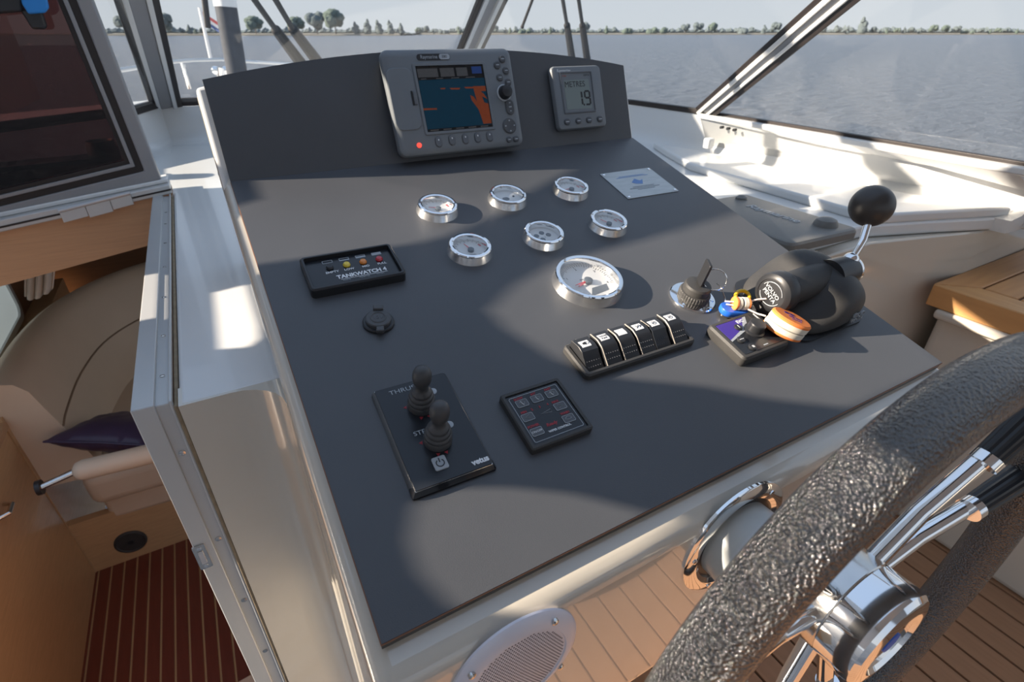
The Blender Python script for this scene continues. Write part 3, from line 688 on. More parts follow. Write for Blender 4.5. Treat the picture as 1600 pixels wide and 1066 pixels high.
# ------------------------------------------------------------------ tank monitor
r = thing('tank_monitor', 'black tank level monitor with coloured lamps at left of the panel', 'tank monitor', PANEL, (.1073, .433, 0), rz=R(-.8))
TW, TH = .120, .070
fin('housing', frame(B(), TW, TH, .006, TW-.009, TH-.009, .003, 0, .0135, ch=.002), M['plastic'], r)
fin('face_plate', slab(B(), TW-.0095, TH-.0095, .003, [(0, .001), (0, .0075), (.0008, .008)]), M['satin'], r)
for i, (m, lb) in enumerate((('plastic', 'EMPTY'), ('yellow', 'LOW'), ('orange', 'MID'), ('red', 'FULL'))):
    x = -.0275+i*.0215; y = .009
    fin('lamp', lathe(B(), [(.0048, .0075), (.0048, .0095), (.0035, .0115), (.0005, .0122)], 20, Matrix.Translation((x, y, 0))), M[m], r)
    text(lb, .0055, M['print'], r, (x+.001, y-.009, .0082), ext=.0001, bold=.0001)
    bm = frame(B(), .013, .0058, .0008, .0116, .0044, .0004, .0079, .0083, c=(x, y+.0135), ch=.0001)
    fin('level_mark', bm, M['printg'], r)
    if i: fin('level_fill', prism(B(), [(x-.0058, y+.0113), (x+.0058, y+.0113), (x+.0058, y+.0113+.0044*i/3), (x-.0058, y+.0113+.0044*i/3)], .0079, .0082), M['printg'], r)
text("TANKWATCH 4", .0098, M['print'], r, (.008, -.0125, .0082), ext=.0001, bold=.0004, sx=.9)
fin('printed_line', prism(B(), rrect(.060, .0007, .0002, 2, .010, -.0176), .0079, .0082), M['print'], r)
text('WASTE              MONITOR           SYSTEM', .0036, M['printg'], r, (.008, -.0205, .0082), ext=.0001, sx=.8)

# ------------------------------------------------------------------ power socket with cap
r = thing('power_socket', 'small round black power socket with hinged rubber cap below the tank monitor', 'socket', PANEL, (.107, .3315, 0), rz=R(-18))
fin('flange', lathe(B(), [(.0185, 0), (.0185, .003), (.0172, .0042), (.0155, .0045)], 40), M['plastic'], r)
cp = fin('cap', lathe(B(), [(.0150, .0044), (.0150, .0085), (.0138, .0096), (.0095, .0098), (.0090, .0105), (.0080, .0107), (.0075, .0100), (.0003, .0100)], 40), M['rubber'], r)
fin('cap_tab', slab(B(), .009, .010, .002, [(0, .0045), (0, .008), (.001, .009)], c=(.002, -.0165)), M['rubber'], cp)
fin('hinge', slab(B(), .012, .008, .0015, [(0, .002), (0, .0115), (.001, .0125)], c=(0, .0165)), M['rubber'], cp)
text('12V', .0075, M['greyd'], cp, (0, 0, .0101), ext=.0003)

# ------------------------------------------------------------------ thruster panel with two joysticks
r = thing('thruster_panel', 'black rectangular thruster control with two joysticks at lower left', 'control panel', PANEL, (.1055, .1635, 0), rz=R(-1.2))
JW, JH = .084, .131
fin('chrome_edge', slab(B(), JW, JH, .004, [(0, 0), (0, .002), (.0032, .0075), (.0034, .0078)], n=2), M['chromed'], r)
fin('face_plate', slab(B(), JW-.0066, JH-.0066, .002, [(0, .0072), (0, .0082), (.0006, .0086)], n=2), M['satin'], r)
fin('chamfer', slab(B(), JW+.0004, JH*.0+.012, .002, [(0, 0), (0, .003), (.003, .0074)], n=2, c=(0, -JH/2+.0058)), M['gloss'], r)
def stick(parent, y):
    s = fin('joystick', lathe(B(), [(.0138, .0084), (.0140, .0150), (.0130, .0165), (.0138, .0180), (.0134, .0215), (.0118, .0225), (.0124, .0240), (.0118, .0272), (.0100, .0282), (.0105, .0298), (.0096, .0325), (.0072, .0335), (.0062, .038), (.0064, .0425), (.0086, .0460), (.0096, .052), (.0093, .0575), (.0076, .0622), (.0044, .0650), (.0006, .0655)], 36, Matrix.Translation((0, y, 0))), M['rubber'], parent, smooth=60)
    fin('indicator', lathe(B(), [(.0042, .0084), (.0042, .0090), (.0035, .0092)], 20, Matrix.Translation((.0175, y+.013, 0))), M['printg'], parent)
    for a in (170, 250, 280): fin('arrow_mark', prism(B(), [(.0150, -.002), (.0185, 0), (.0150, .002)], .0085, .0088, Matrix.Translation((0, y, 0)) @ Matrix.Rotation(R(a), 4, 'Z')), M['printr'], parent)
stick(r, .0280); stick(r, -.0180)
text('THRUSTER', .0078, M['printg'], r, (-.0255, .0535, .0088), ext=.0001, align='LEFT', sx=1.15)
text('STERN', .0072, M['printg'], r, (-.0195, -.0035, .0088), ext=.0001, align='LEFT', sx=1.1)
pb = fin('power_button', slab(B(), .0135, .0145, .0018, [(0, .0084), (0, .0096), (.0006, .0101)], c=(-.0075, -.0430)), M['printg'], r)
bm = B(); pts = [(-.0075+.0038*math.cos(R(a)), -.0434+.0038*math.sin(R(a)), .0103) for a in range(125, 416, 15)]
tube(bm, pts, .0005, 6); fin('power_symbol', bm, M['printb'], pb); fin('power_symbol', tube(B(), [(-.0075, -.0425, .0103), (-.0075, -.0380, .0103)], .0005, 6), M['printb'], pb)
text('vetus', .0085, M['print'], r, (.0290, -.0545, .0088), ext=.0001, bold=.0004, sx=.95)

# ------------------------------------------------------------------ wiper control keypad
r = thing('wiper_control', 'small square black wiper keypad right of the thruster panel', 'control panel', PANEL, (.2235, .1345, 0), rz=R(-.6))
fin('housing', frame(B(), .0745, .0745, .003, .066, .066, .0015, 0, .0095, ch=.0014), M['plasticm'], r)
fin('face_plate', slab(B(), .0662, .0662, .0015, [(0, .001), (0, .0078)]), M['gloss'], r)
fin('border_line', frame(B(), .0600, .0600, .002, .0588, .0588, .0016, .0076, .0080, ch=.00005), M['printg'], r)
K = [(-.0185, .0195, 'w'), (0, .0195, 'w'), (.0185, .0195, 'w'), (-.0215, .001, '<'), (.0185, .001, '>'), (-.0215, -.0185, 'ON/OFF'), (.0185, -.0165, 'o')]
def tri(x, y, s): return [(x-.003*s, y), (x+.0025*s, y+.0025), (x+.0025*s, y-.0025)]
for x, y, lb in K:
    b = fin('key', slab(B(), .0135, .0092, .0015, [(0, .0076), (0, .0084)], c=(x, y)), M['greyd'], r)
    fin('key_rim', frame(B(), .0138, .0095, .0016, .0129, .0086, .0012, .0080, .0087, c=(x, y), ch=.00005), M['printg'], b)
    if lb == 'ON/OFF': text(lb, .0034, M['print'], b, (x, y, .0086), ext=.0001)
    elif lb in '<>': fin('key_mark', tube(B(), [Vector((*p, .0087)) for p in tri(x, y, 1 if lb == '<' else -1)], .00028, 4, loop=True), M['printg'], b)
    elif lb == 'o': fin('key_mark', tube(B(), [Vector((x+.0035*math.cos(R(a)), y+.0026*math.sin(R(a))*(1 if a < 200 or a > 340 else .4), .0087)) for a in range(0, 360, 30)], .00028, 4, loop=True), M['printg'], b)
    else:
        fin('key_mark', tube(B(), [(x-.0032, y+.001, .0087), (x, y+.0028, .0087), (x+.0032, y+.001, .0087), (x+.001, y-.003, .0087)], .00028, 4, loop=True), M['printg'], b)
        fin('key_mark', tube(B(), [(x+.001, y-.003, .0087), (x-.001, y+.0026, .0087)], .00035, 4), M['print'], b)
for x, y, s in ((-.0195, .0265, 'SLOW'), (-.001, .0265, 'INT'), (.0175, .0265, 'FAST'), (-.0225, .0083, 'MIN'), (-.0125, .0083, '2'), (-.003, .0083, '3'), (.007, .0083, '4'), (.0165, .0083, 'MAX'), (-.0215, -.0108, 'POWER'), (.0185, -.0088, 'WASH')):
    text(s, .0038, M['printr'], r, (x, y, .0080), ext=.0001, bold=.0002)
text('Ready', .0052, M['printr'], r, (-.0020, -.0155, .0080), ext=.0001, bold=.0002, shear=.2)
text('WIPER CONTROL', .0034, M['print'], r, (.0035, -.0235, .0080), ext=.0001, bold=.0001)
fin('wedge_mark', tube(B(), [(-.0065, -.0005, .0080), (.0065, .0020, .0080), (.0065, -.0020, .0080)], .00028, 4, loop=True), M['printg'], r)

# ------------------------------------------------------------------ rocker switch bank
r = thing('switch_bank', 'bank of six black rocker switches with white symbol squares', 'switch panel', PANEL, (.3805, .186, 0), rz=R(-.4))
fin('frame', frame(B(), .172, .054, .006, .160, .044, .002, 0, .0085, ch=.002), M['plasticm'], r)
fin('backing', slab(B(), .161, .045, .002, [(0, .0005), (0, .003)]), M['gloss'], r)
mus = ['horn', 'text', 'blank', 'pen', 'round', 'round']
for i in range(6):
    x = -.0665+i*.0266; w = .0235
    up = (i not in (0, 4))
    pr = []
    for k in range(13):
        t = k/12; y = .0225-t*.045
        h = .0085+.0155*math.sin(PI*min(1, (t+.18)*.78))**1.0
        h = .0225-.0085*abs(t-.32)*1.2-(.010*(t-.55)/.45 if t > .55 else 0)
        pr.append((y, h))
    if not up: pr = [(y, h-.002-(.0025 if y < 0 else 0)) for y, h in pr]
    bm = B(); base = .002
    ring = [(.0225, base)] + [(y, h) for y, h in pr] + [(-.0225, base)]
    rings(bm, [[Vector((x+sx, y, z)) for y, z in ring] for sx in (-w/2, w/2)])
    sb = fin('rocker_switch', bm, M['plastic'], r, bevel=.0015, seg=2)
    def hz(yv):
        for (y1, h1), (y2, h2) in zip(pr, pr[1:]):
            if y2 <= yv <= y1: return h1+(h2-h1)*(y1-yv)/(y1-y2)
        return pr[-1][1]
    def sq(cx, cy, sw_, sh_, dz, m, nm, par):
        bm = B(); n = 6
        top = [[Vector((cx-sw_/2, cy-sh_/2+sh_*k/n, hz(cy-sh_/2+sh_*k/n)+dz)), Vector((cx+sw_/2, cy-sh_/2+sh_*k/n, hz(cy-sh_/2+sh_*k/n)+dz)), Vector((cx+sw_/2, cy-sh_/2+sh_*k/n, hz(cy-sh_/2+sh_*k/n)-.0006)), Vector((cx-sw_/2, cy-sh_/2+sh_*k/n, hz(cy-sh_/2+sh_*k/n)-.0006))] for k in range(n+1)]
        rings(bm, top); return fin(nm, bm, M[m], par)
    pl_ = sq(x-.001, .0105, .0128, .0108, .0004, 'print', 'symbol_plate', sb)
    z = hz(.0105)+.0008; y = .0105; mm = M['printb']
    tilt = Matrix.Rotation(math.atan2(hz(.014)-hz(.007), .007), 4, 'X')
    if mus[i] == 'horn':
        fin('symbol', prism(B(), [(x-.0045, y+.0012), (x+.0005, y+.0025), (x+.0005, y-.0025), (x-.0045, y-.0012)], z-.0003, z), mm, sb)
        fin('symbol', tube(B(), [(x+.001, y+.0018, z), (x+.0035, y+.0015, z), (x+.0035, y-.0015, z), (x+.001, y-.0018, z)], .0003, 4), mm, sb)
    elif mus[i] == 'text':
        text('WATER', .0034, mm, sb, (x-.001, y+.0018, z), ext=.0001, rot=tilt); text('PUMP', .0034, mm, sb, (x-.001, y-.0022, z), ext=.0001, rot=tilt)
    elif mus[i] == 'pen':
        for a, b in (((-.004, -.0025), (.002, .003)), ((-.0045, .002), (-.002, -.001)), ((.001, -.002), (.004, .001))): fin('symbol', tube(B(), [(x+a[0], y+a[1], z), (x+b[0], y+b[1], z)], .0004, 4), mm, sb)
    elif mus[i] == 'round':
        fin('symbol', tube(B(), [(x-.001+.003*math.cos(R(a)), y+.003*math.sin(R(a)), z) for a in range(0, 360, 30)], .00028, 4, loop=True), mm, sb)
        fin('symbol', tube(B(), [(x-.0025, y-.001, z), (x+.0005, y+.0012, z)], .0003, 4), mm, sb)
    bm = B()
    for a in range(2):
        for b in range(6):
            xx = x-.0085+b*.0034; yv = -.0095-a*.0055; sph(bm, (xx, yv, hz(yv)), .00075, u=6, v=4)
    fin('grip_dots', bm, M['greyd'], sb)
    fin('pivot_edge', tube(B(), [(x-w/2+.0006, yv, h-.0004) for yv, h in pr], .0008, 6), M['edge_cream' if i else 'plastic'], sb)

# ------------------------------------------------------------------ engraved steel plate
r = thing('builder_plate', 'brushed steel builder plate with four screws beside the upper gauges', 'plate', PANEL, (.6725, .535, 0), rz=R(-1))
fin('plate', slab(B(), .120, .092, .002, [(0, 0), (0, .0012), (.0004, .0015)], n=3), M['plate'], r)
for sx in (-1, 1):
    for sy in (-1, 1): fin('screw', lathe(B(), [(.003, .0014), (.003, .0022), (.0018, .0030), (.0003, .0032)], 14, Matrix.Translation((sx*.0545, sy*.0405, 0))), M['chrome'], r)
fin('stamp', prism(B(), [(-.016, .003), (-.002, .014), (.006, .006), (.014, .009), (.004, -.006), (-.01, -.003)], .0014, .0017), M['plateb'], r)
for k in range(5): fin('engraved_line', prism(B(), rrect([.06, .075, .05, .07, .04][k], .0014, .0004, 2, 0, .026-k*.0035 if k < 2 else -.014-k*.0045+.01), .0014, .0017), M['plateb' if k < 2 else 'dialg'], r)

# ------------------------------------------------------------------ ignition switch, key and key ring
r = thing('ignition_switch', 'black ribbed ignition switch on a round chrome flange', 'ignition switch', PANEL, (.5315, .2335, 0))
fin('flange', lathe(B(), [(.0330, 0), (.0330, .0022), (.0315, .0035), (.0205, .0048), (.0198, .0048)], 48), M['chrome'], r)
for a in (200, 320, 80): fin('screw', lathe(B(), [(.0028, .0034), (.0028, .0048), (.0005, .0056)], 12, Matrix.Rotation(R(a), 4, 'Z') @ Matrix.Translation((.0270, 0, 0))), M['chrome'], r)
bm = B(); prf = [(.0212, .0045), (.0215, .006), (.0215, .0115), (.0205, .0135), (.0190, .0142), (.0190, .0225), (.0175, .0255), (.0130, .0265), (.0005, .0268)]
rings(bm, [[Vector(((q + (.0009 if (i % 2 and 0 < k < 4) else 0))*math.cos(2*PI*i/72), (q + (.0009 if (i % 2 and 0 < k < 4) else 0))*math.sin(2*PI*i/72), z)) for i in range(72)] for k, (q, z) in enumerate(prf)])
fin('ribbed_cap', bm, M['plasticm'], r, smooth=20)
r = thing('ignition_key', 'black headed key standing upright in the ignition switch', 'key', PANEL, (.5315, .2335, .0262), rz=R(62))
fin('key_head', slab(B(), .020, .036, .003, [(0, -.0018), (0, .0018)], c=(0, .019), mt=Matrix.Rotation(R(90), 4, 'X')), M['plastic'], r, bevel=.0005)
fin('key_blade', prism(B(), rrect(.008, .0022, .0004, 2), -.003, .004), M['chromed'], r)
def pp(u, v, h): return onp(u, v, h)
r = thing('key_ring', 'thin steel split ring hanging from the ignition key', 'key ring', None, pp(.5335, .225, .040))
c0 = Vector(pp(.5420, .2210, .0400)); ax1 = Vector((.60, -.78, .05)).normalized(); ax2 = Vector((-.05, .1, -1)).normalized(); ax2 = (ax2-ax1*ax2.dot(ax1)).normalized()
bm = B(); tube(bm, [c0+(ax1*math.cos(a)+ax2*math.sin(a))*.0155 for a in [2*PI*k/40 for k in range(40)]], .0009, 6, loop=True)
child(fin('ring', bm, M['chrome']), r)
bm = B(); tube(bm, [pp(.553, .222, .030), pp(.558, .2185, .026), pp(.561, .213, .020), pp(.560, .205, .016), pp(.5565, .200, .014)], .0009, 6)
child(fin('ring', bm, M['chrome']), r)
# yellow tag
r = thing('key_tag', 'yellow plastic loop tag lying behind the small blue float', 'key tag', PANEL, (.5850, .1960, .014), rz=R(10))
bm = B(); tube(bm, [Vector((.014*math.cos(a), .0085*math.sin(a), .004+.003*math.sin(a))) for a in [2*PI*k/32 for k in range(32)]], .0026, 10, loop=True)
fin('loop', bm, M['yel'], r)
fin('stem', tube(B(), [(-.012, 0, .004), (-.024, -.004, .002)], [.003, .002], 10), M['yel'], r)
# small blue float
r = thing('small_float', 'small blue and orange-white cork float on the key cord', 'key float', PANEL, (.5590, .1845, .0105), rz=R(-22))
fin('blue_disc', slab(B(), .040, .024, .0115, [(.001, -.004), (0, -.002), (0, .003), (.001, .005)], n=8), M['blue'], r)
fin('steel_clip', slab(B(), .034, .016, .007, [(0, -.008), (0, -.004)], n=6), M['chromed'], r)
bm0 = Matrix.Translation((.006, .0, .012)) @ Matrix.Rotation(R(90), 4, 'Y')
for a, b, m, q in ((-.011, -.007, 'foamo', .0095), (-.007, -.0015, 'foamw', .0090), (-.0015, .0005, 'foamg', .0083), (.0005, .008, 'foamw', .0090), (.008, .011, 'foamo', .0090)):
    fin('foam_ring', lathe(B(), [(q-.001, a), (q, a+.0008), (q, b-.0008), (q-.001, b)], 24, bm0), M[m], r)
# cord
r = thing('float_cord', 'thin whitish cord joining the two key floats', 'cord', None, pp(.56, .19, .02))
child(fin('cord', tube(B(), [pp(.548, .196, .020), pp(.556, .187, .024), pp(.562, .185, .024), pp(.572, .180, .024), pp(.585, .175, .030), pp(.596, .166, .036), pp(.600, .158, .038)], .0012, 8), M['cord']), r)
child(fin('cord', tube(B(), [pp(.548, .192, .018), pp(.556, .184, .020), pp(.568, .172, .020), pp(.572, .158, .022), pp(.574, .148, .026)], .0012, 8), M['cord']), r)
# large orange float
fm = Matrix.Rotation(R(-12), 4, 'X') @ Matrix.Rotation(R(12), 4, 'Y')
r = thing('key_float', 'large oval orange and white foam key float leaning on the small control', 'key float', PANEL @ Matrix.Translation((.5880, .1240, .0270)) @ Matrix.Rotation(R(-38), 4, 'Z') @ fm, (0, 0, 0))
def oval(ins): return [(( .0275-ins)*math.cos(2*PI*k/40), (.0205-ins)*math.sin(2*PI*k/40)) for k in range(40)]
def ov(name, ps, m): return fin(name, rings(B(), [[Vector((x, y, z)) for x, y in oval(i)] for i, z in ps]), M[m], r)
ov('orange_base', [(.002, -.0125), (0, -.011), (0, -.0085)], 'foamo'); ov('white_layer', [(.0004, -.0085), (0, -.007), (0, -.0025), (.0006, -.0015)], 'foamw')
ov('groove', [(.0014, -.0015), (.0014, .0)], 'foamg'); ov('white_layer', [(.0006, 0), (0, .001), (0, .0075), (.0004, .008)], 'foamw'); ov('orange_top', [(0, .008), (0, .0105), (.0022, .0125)], 'foamo')
fin('printed_square', prism(B(), [(-.010, .004), (-.004, .004), (-.004, .009), (-.010, .009)], .0124, .0127), M['purple'], r)
fin('printed_square', prism(B(), [(-.002, .004), (.004, .004), (.004, .009), (-.002, .009)], .0124, .0127), M['purple'], r)
text('DE WIT', .0058, M['purple'], r, (.004, -.001, .0126), ext=.0001, bold=.0002); text('BOATS', .0045, M['purple'], r, (.003, -.0075, .0126), ext=.0001)

# ------------------------------------------------------------------ small engine control with knob
r = thing('engine_display', 'small black square control with purple label and round knob', 'control panel', PANEL, (.5385, .1375, 0), rz=R(0))
QW, QH = .088, .067
fin('housing', slab(B(), QW, QH, .006, [(.001, 0), (0, .003), (0, .0125), (.002, .0155), (.0035, .0160)], n=5), M['plasticm'], r)
fin('face_plate', slab(B(), QW-.012, QH-.012, .002, [(0, .0155), (0, .0165)], n=3), M['satin'], r)
fin('purple_label', prism(B(), [(-.037, .0265), (.012, .0265), (-.004, .010), (-.037, -.001)], .0164, .0168), M['purple'], r)
fin('grey_stripe', prism(B(), [(.012, .0265), (.018, .0265), (.004, .007), (-.037, -.004), (-.037, -.001), (-.004, .010)], .0164, .0167), M['printg'], r)
text('EVC', .0070, M['print'], r, (.003, .0215, .0168), ext=.0001, bold=.0002)
fin('rotary_knob', lathe(B(), [(.0135, .016), (.0135, .0185), (.0110, .0195), (.0105, .0290), (.0095, .0305), (.0005, .0308)], 40, Matrix.Translation((.0085, .001, 0))), M['plastic'], r)
for x, y, s in ((-.0095, .0130, '!'), (-.0240, -.0060, '—'), (-.0190, -.0215, '5')):
    b = fin('key', lathe(B(), [(.0055, .016), (.0055, .0180), (.0045, .0190), (.0004, .0192)], 24, Matrix.Translation((x, y, 0))), M['plastic'], r)
    text(s if s != '5' else 'n', .0065, M['print'], b, (x, y, .0193), ext=.0001, bold=.0002)
fin('printed_mark', prism(B(), rrect(.008, .0016, .0003, 2, .004, -.024), .0164, .0167), M['printg'], r)
fin('light_edge', prism(B(), rrect(.0016, .045, .0004, 2, .0345, .004), .0164, .0172), M['dialw'], r)

# ------------------------------------------------------------------ throttle control
r = thing('throttle_control', 'black single lever engine throttle with round ball handle at right of the panel', 'throttle', PANEL, (.690, .170, 0))
# housing: lofted cross-sections along the local x axis
bm = B(); secs = []
def sec(x, w, h, wy=0, flat=.0, base=0):
    ring = []
    n = 28
    for k in range(n):
        a = PI*k/(n-1); c_ = math.cos(a); s_ = math.sin(a)
        yy = wy+w*math.copysign(abs(c_)**.75, c_); zz = base+h*abs(s_)**.62
        ring.append(Vector((x, yy, zz)))
    return ring
for x, w, h in ((-.086, .024, .008), (-.082, .038, .014), (-.070, .052, .023), (-.054, .061, .030), (-.040, .065, .036), (-.026, .067, .045), (-.013, .069, .058), (.0, .069, .066), (.014, .068, .069), (.030, .066, .067), (.046, .062, .060), (.060, .058, .050), (.072, .053, .042), (.077, .047, .032)):
    secs.append(sec(x, w, h))
rings(bm, secs)
hs = fin('housing', bm, M['plasticm'], r, smooth=60)
m_ = hs.modifiers.new('sub', 'SUBSURF'); m_.levels = 1; m_.render_levels = 2
fin('base_plate', slab(B(), .164, .136, .03, [(0, 0), (0, .0035)], n=8, c=(-.004, 0)), M['plastic'], r)
ax = Matrix.Translation((0, -.004, .045)) @ Matrix.Rotation(R(-90), 4, 'Y')     # local z of the lathe -> -x
fin('button_barrel', lathe(B(), [(.0230, -.02), (.0230, .03), (.0225, .060), (.0220, .078), (.0200, .078)], 48, ax), M['plasticm'], r)
nb = fin('neutral_button', lathe(B(), [(.0190, .070), (.0265, .074), (.0285, .078), (.0285, .090), (.0270, .0955), (.0230, .0985), (.0205, .0990), (.0200, .0980), (.0005, .0980)], 48, ax), M['plastic'], r)
bt = Matrix.Translation((-.0984, -.004, .045)) @ Matrix.Rotation(R(-90), 4, 'Z') @ Matrix.Rotation(R(90), 4, 'X')
for a0 in (20, 200):
    fin('button_ring', tube(B(), [bt @ Vector((.0165*math.cos(R(a)), .0165*math.sin(R(a)), .0002)) for a in range(a0, a0+141, 10)], .0006, 5), M['printg'], nb)
q = text('VOLVO', .0080, M['printg'], nb, (0, 0, 0), ext=.0002, bold=.0002, rot=bt @ Matrix.Translation((0, .0037, .0002)) @ Matrix.Rotation(R(-18), 4, 'Z'))
q = text('PENTA', .0080, M['printg'], nb, (0, 0, 0), ext=.0002, bold=.0002, rot=bt @ Matrix.Translation((-.001, -.0037, .0002)) @ Matrix.Rotation(R(-18), 4, 'Z'))
# lever hub on the right, chrome disc, rod and knob
ax2_ = Matrix.Translation((0, -.010, .052)) @ Matrix.Rotation(R(90), 4, 'Y')
fin('lever_hub', lathe(B(), [(.0240, .01), (.0230, .035), (.0220, .052), (.0205, .058), (.0190, .0585)], 40, ax2_), M['plastic'], r)
fin('hub_cap', lathe(B(), [(.0200, .0575), (.0205, .062), (.0190, .0655), (.0140, .067), (.0005, .0675)], 40, ax2_), M['chrome'], r)
kx = (PANEL.inverted() @ onx(1362, 322, .815)) - Vector((.690, .170, 0))
rb = Vector((.056, -.006, .072)); mid = rb.lerp(kx, .35)+Vector((.004, -.003, 0))
fin('lever_rod', tube(B(), [rb-Vector((.002, 0, .012)), rb, mid, rb.lerp(kx, .7)+Vector((.003, -.002, 0)), kx], .0052, 16), M['chrome'], r, smooth=60)
fin('rod_collar', sph(B(), rb-Vector((.002, 0, .004)), .011), M['chrome'], r)
fin('ball_handle', sph(B(), kx, .0290, u=40, v=24), M['ball'], r)
tm = Matrix.Translation((.0180, -.0680, .019)) @ Matrix.Rotation(R(78), 4, 'X')
text('VOLVO', .0085, M['printg'], r, ext=.0012, rot=tm @ Matrix.Translation((0.012, .004, 0)), bold=.0001); text('PENTA', .0085, M['printg'], r, ext=.0012, rot=tm @ Matrix.Translation((0.012, -.0035, 0)), bold=.0001)

# ------------------------------------------------------------------ speaker and wheel column on the console face
FY = lipY
FACE = Matrix.Translation((0, FY, 0)) @ Matrix.Rotation(R(90), 4, 'X')    # local x = X, y = Z, z = -Y
r = thing('speaker', 'round white speaker with perforated grille low on the console face', 'speaker', FACE, (P0.x+.100, -.466, 0))
fin('surround', lathe(B(), [(.0620, 0), (.0620, .0022), (.0600, .0045), (.0500, .0085), (.0470, .0085), (.0460, .0070)], 64), M['spk'], r)
fin('grille', lathe(B(), [(.0462, .0030), (.0462, .0072), (.030, .0085), (.0005, .0090)], 64), M['spk'], r)
bm = B(); n = 0
def gz(q): return .0072+(.0013*(1-(q-.030)/.0162) if q > .030 else .0013+.0005*(1-q/.03))
for i in range(-28, 29):
    for j in range(-32, 33):
        x = (i+(.5 if j % 2 else 0))*.0029; y = j*.0025; q = math.hypot(x, y)
        if q < .0445:
            z = gz(q); vs = [bm.verts.new((x+.0009*math.cos(a), y+.0009*math.sin(a), z+.00012)) for a in [PI/3*k for k in range(6)]]; bm.faces.new(vs)
g = fin('grille_holes', bm, M['hole'], r, smooth=0); g['kind'] = 'stuff'
for a in (52, 142, 232, 322):
    fin('screw', lathe(B(), [(.0032, .006), (.0032, .0085), (.0015, .0095), (.0003, .0095)], 14, Matrix.Rotation(R(a), 4, 'Z') @ Matrix.Translation((.0548, 0, 0))), M['chromed'], r)
RC = Vector((P0.x+.369, FY, -.400-.067))
r = thing('wheel_column', 'white steering column boot in a chrome ring on the console face', 'steering column', FACE, (RC.x, RC.z, 0))
fin('flange_ring', lathe(B(), [(.0730, -.001), (.0730, .002), (.0690, .0045), (.0590, .0055), (.0540, .0030), (.0530, -.001)], 64, cap=False), M['chrome'], r)
fin('recess', lathe(B(), [(.0545, .0003), (.0003, .0003)], 48, cap=False), M['plastic'], r)
for a in (55, 175, 245, 350): fin('screw', lathe(B(), [(.0030, .0045), (.0030, .0062), (.0004, .0066)], 12, Matrix.Rotation(R(a), 4, 'Z') @ Matrix.Translation((.0635, 0, 0))), M['chrome'], r)
fin('boot', lathe(B(), [(.0470, .0005), (.0475, .030), (.0470, .060), (.0440, .072), (.030, .074)], 56), M['pvc'], r)

# ------------------------------------------------------------------ steering wheel
WC = Vector((.3817, .0833, -.420)); WR = .2450; WT = .0195
WM = Matrix.Translation(WC) @ Matrix.Rotation(R(-1), 4, 'Z') @ Matrix.Rotation(R(90), 4, 'X')
r = thing('steering_wheel', 'large steering wheel with thick grained black rim and chrome spokes', 'steering wheel', WM, (0, 0, 0))
bm = B(); N1, N2 = 160, 40
rs = []
for i in range(N1):
    a = 2*PI*i/N1; c = Vector((math.cos(a), math.sin(a), 0))
    rs.append([c*(WR+WT*math.cos(2*PI*k/N2))+Vector((0, 0, WT*math.sin(2*PI*k/N2))) for k in range(N2)])
rings(bm, rs, loop=True, cap=False); fin('rim', bm, M['leather'], r)
fin('hub_back', lathe(B(), [(.030, -.062), (.044, -.058), (.0470, -.050), (.0475, -.012), (.0460, -.010)], 56), M['chromed'], r)
fin('hub_seam', lathe(B(), [(.0478, -.034), (.0478, -.033)], 56), M['plastic'], r)
fin('hub', lathe(B(), [(.0450, -.012), (.0475, -.010), (.0480, .012), (.0470, .019), (.0440, .0225), (.0400, .024), (.0330, .0245), (.030, .0215), (.0005, .0215)], 64), M['chrome'], r, smooth=25)
fin('hub_badge', lathe(B(), [(.0100, .0212), (.0100, .0225), (.0004, .0228)], 32), M['blue'], r)
for a in (45, 13, 165, 133, 285, 253):
    c = Vector((math.cos(R(a)), math.sin(R(a)), 0)); z = Vector((0, 0, -.022))
    sp = fin('spoke', tube(B(), [c*.040+z, c*.10+z*.9, c*(WR-.004)+z*.2], [.0085, .0080, .0075], 16), M['chrome'], r, smooth=60)
    g0 = c*(WR-.078)+z*.45; g1 = c*(WR-.012)+z*.2
    bm = B(); u_ = (g1-g0).normalized(); s_ = u_.cross(Vector((0, 0, 1))); t_ = s_.cross(u_); seg_ = 32
    rs = []
    for f, rad in ((0, .0095), (.04, .0108), (.5, .0118), (1, .0125)):
        rs.append([g0.lerp(g1, f)+(s_*math.cos(2*PI*k/seg_)+t_*math.sin(2*PI*k/seg_))*(rad*(1 if k % 2 else .93)) for k in range(seg_)])
    rings(bm, rs); fin('ribbed_sleeve', bm, M['plastic'], sp, smooth=15)
    fin('collar', cyl(B(), g0-u_*.007, g0+u_*.002, .0112), M['chrome'], sp)

# ------------------------------------------------------------------ plotter cover lying on the ledge
c1 = Vector((1.060, .872)); c2 = Vector((1.144, .852)); c3 = Vector((1.141, .575)); c4 = Vector((.941, .567))
r = thing('plotter_cover', 'dark grey plastic instrument cover lying on the white ledge right of the console', 'cover', None, (1.035, .715, ZL), rz=R(-93))
fin('shell', slab(B(), .300, .205, .016, [(.0, .0005), (0, .014), (.003, .019), (.008, .021)], n=6), M['grey'] if False else mat('dark_grey_cover', (.16, .158, .15), .45, var=.08, vscale=60, bump=.2, bscale=900), r)
cvm = bpy.data.materials['dark_grey_cover']
fin('knob_bulge', lathe(B(), [(.024, .020), (.023, .026), (.019, .033), (.010, .037), (.0005, .038)], 32, Matrix.Translation((.105, .055, 0))), cvm, r)
fin('small_bulge', lathe(B(), [(.014, .020), (.013, .025), (.007, .029), (.0005, .030)], 24, Matrix.Translation((-.118, .055, 0))), cvm, r)
text('Raymarine', .034, M['printg'], r, (.0, .025, .0212), ext=.0008, bold=.0006, sx=.95)

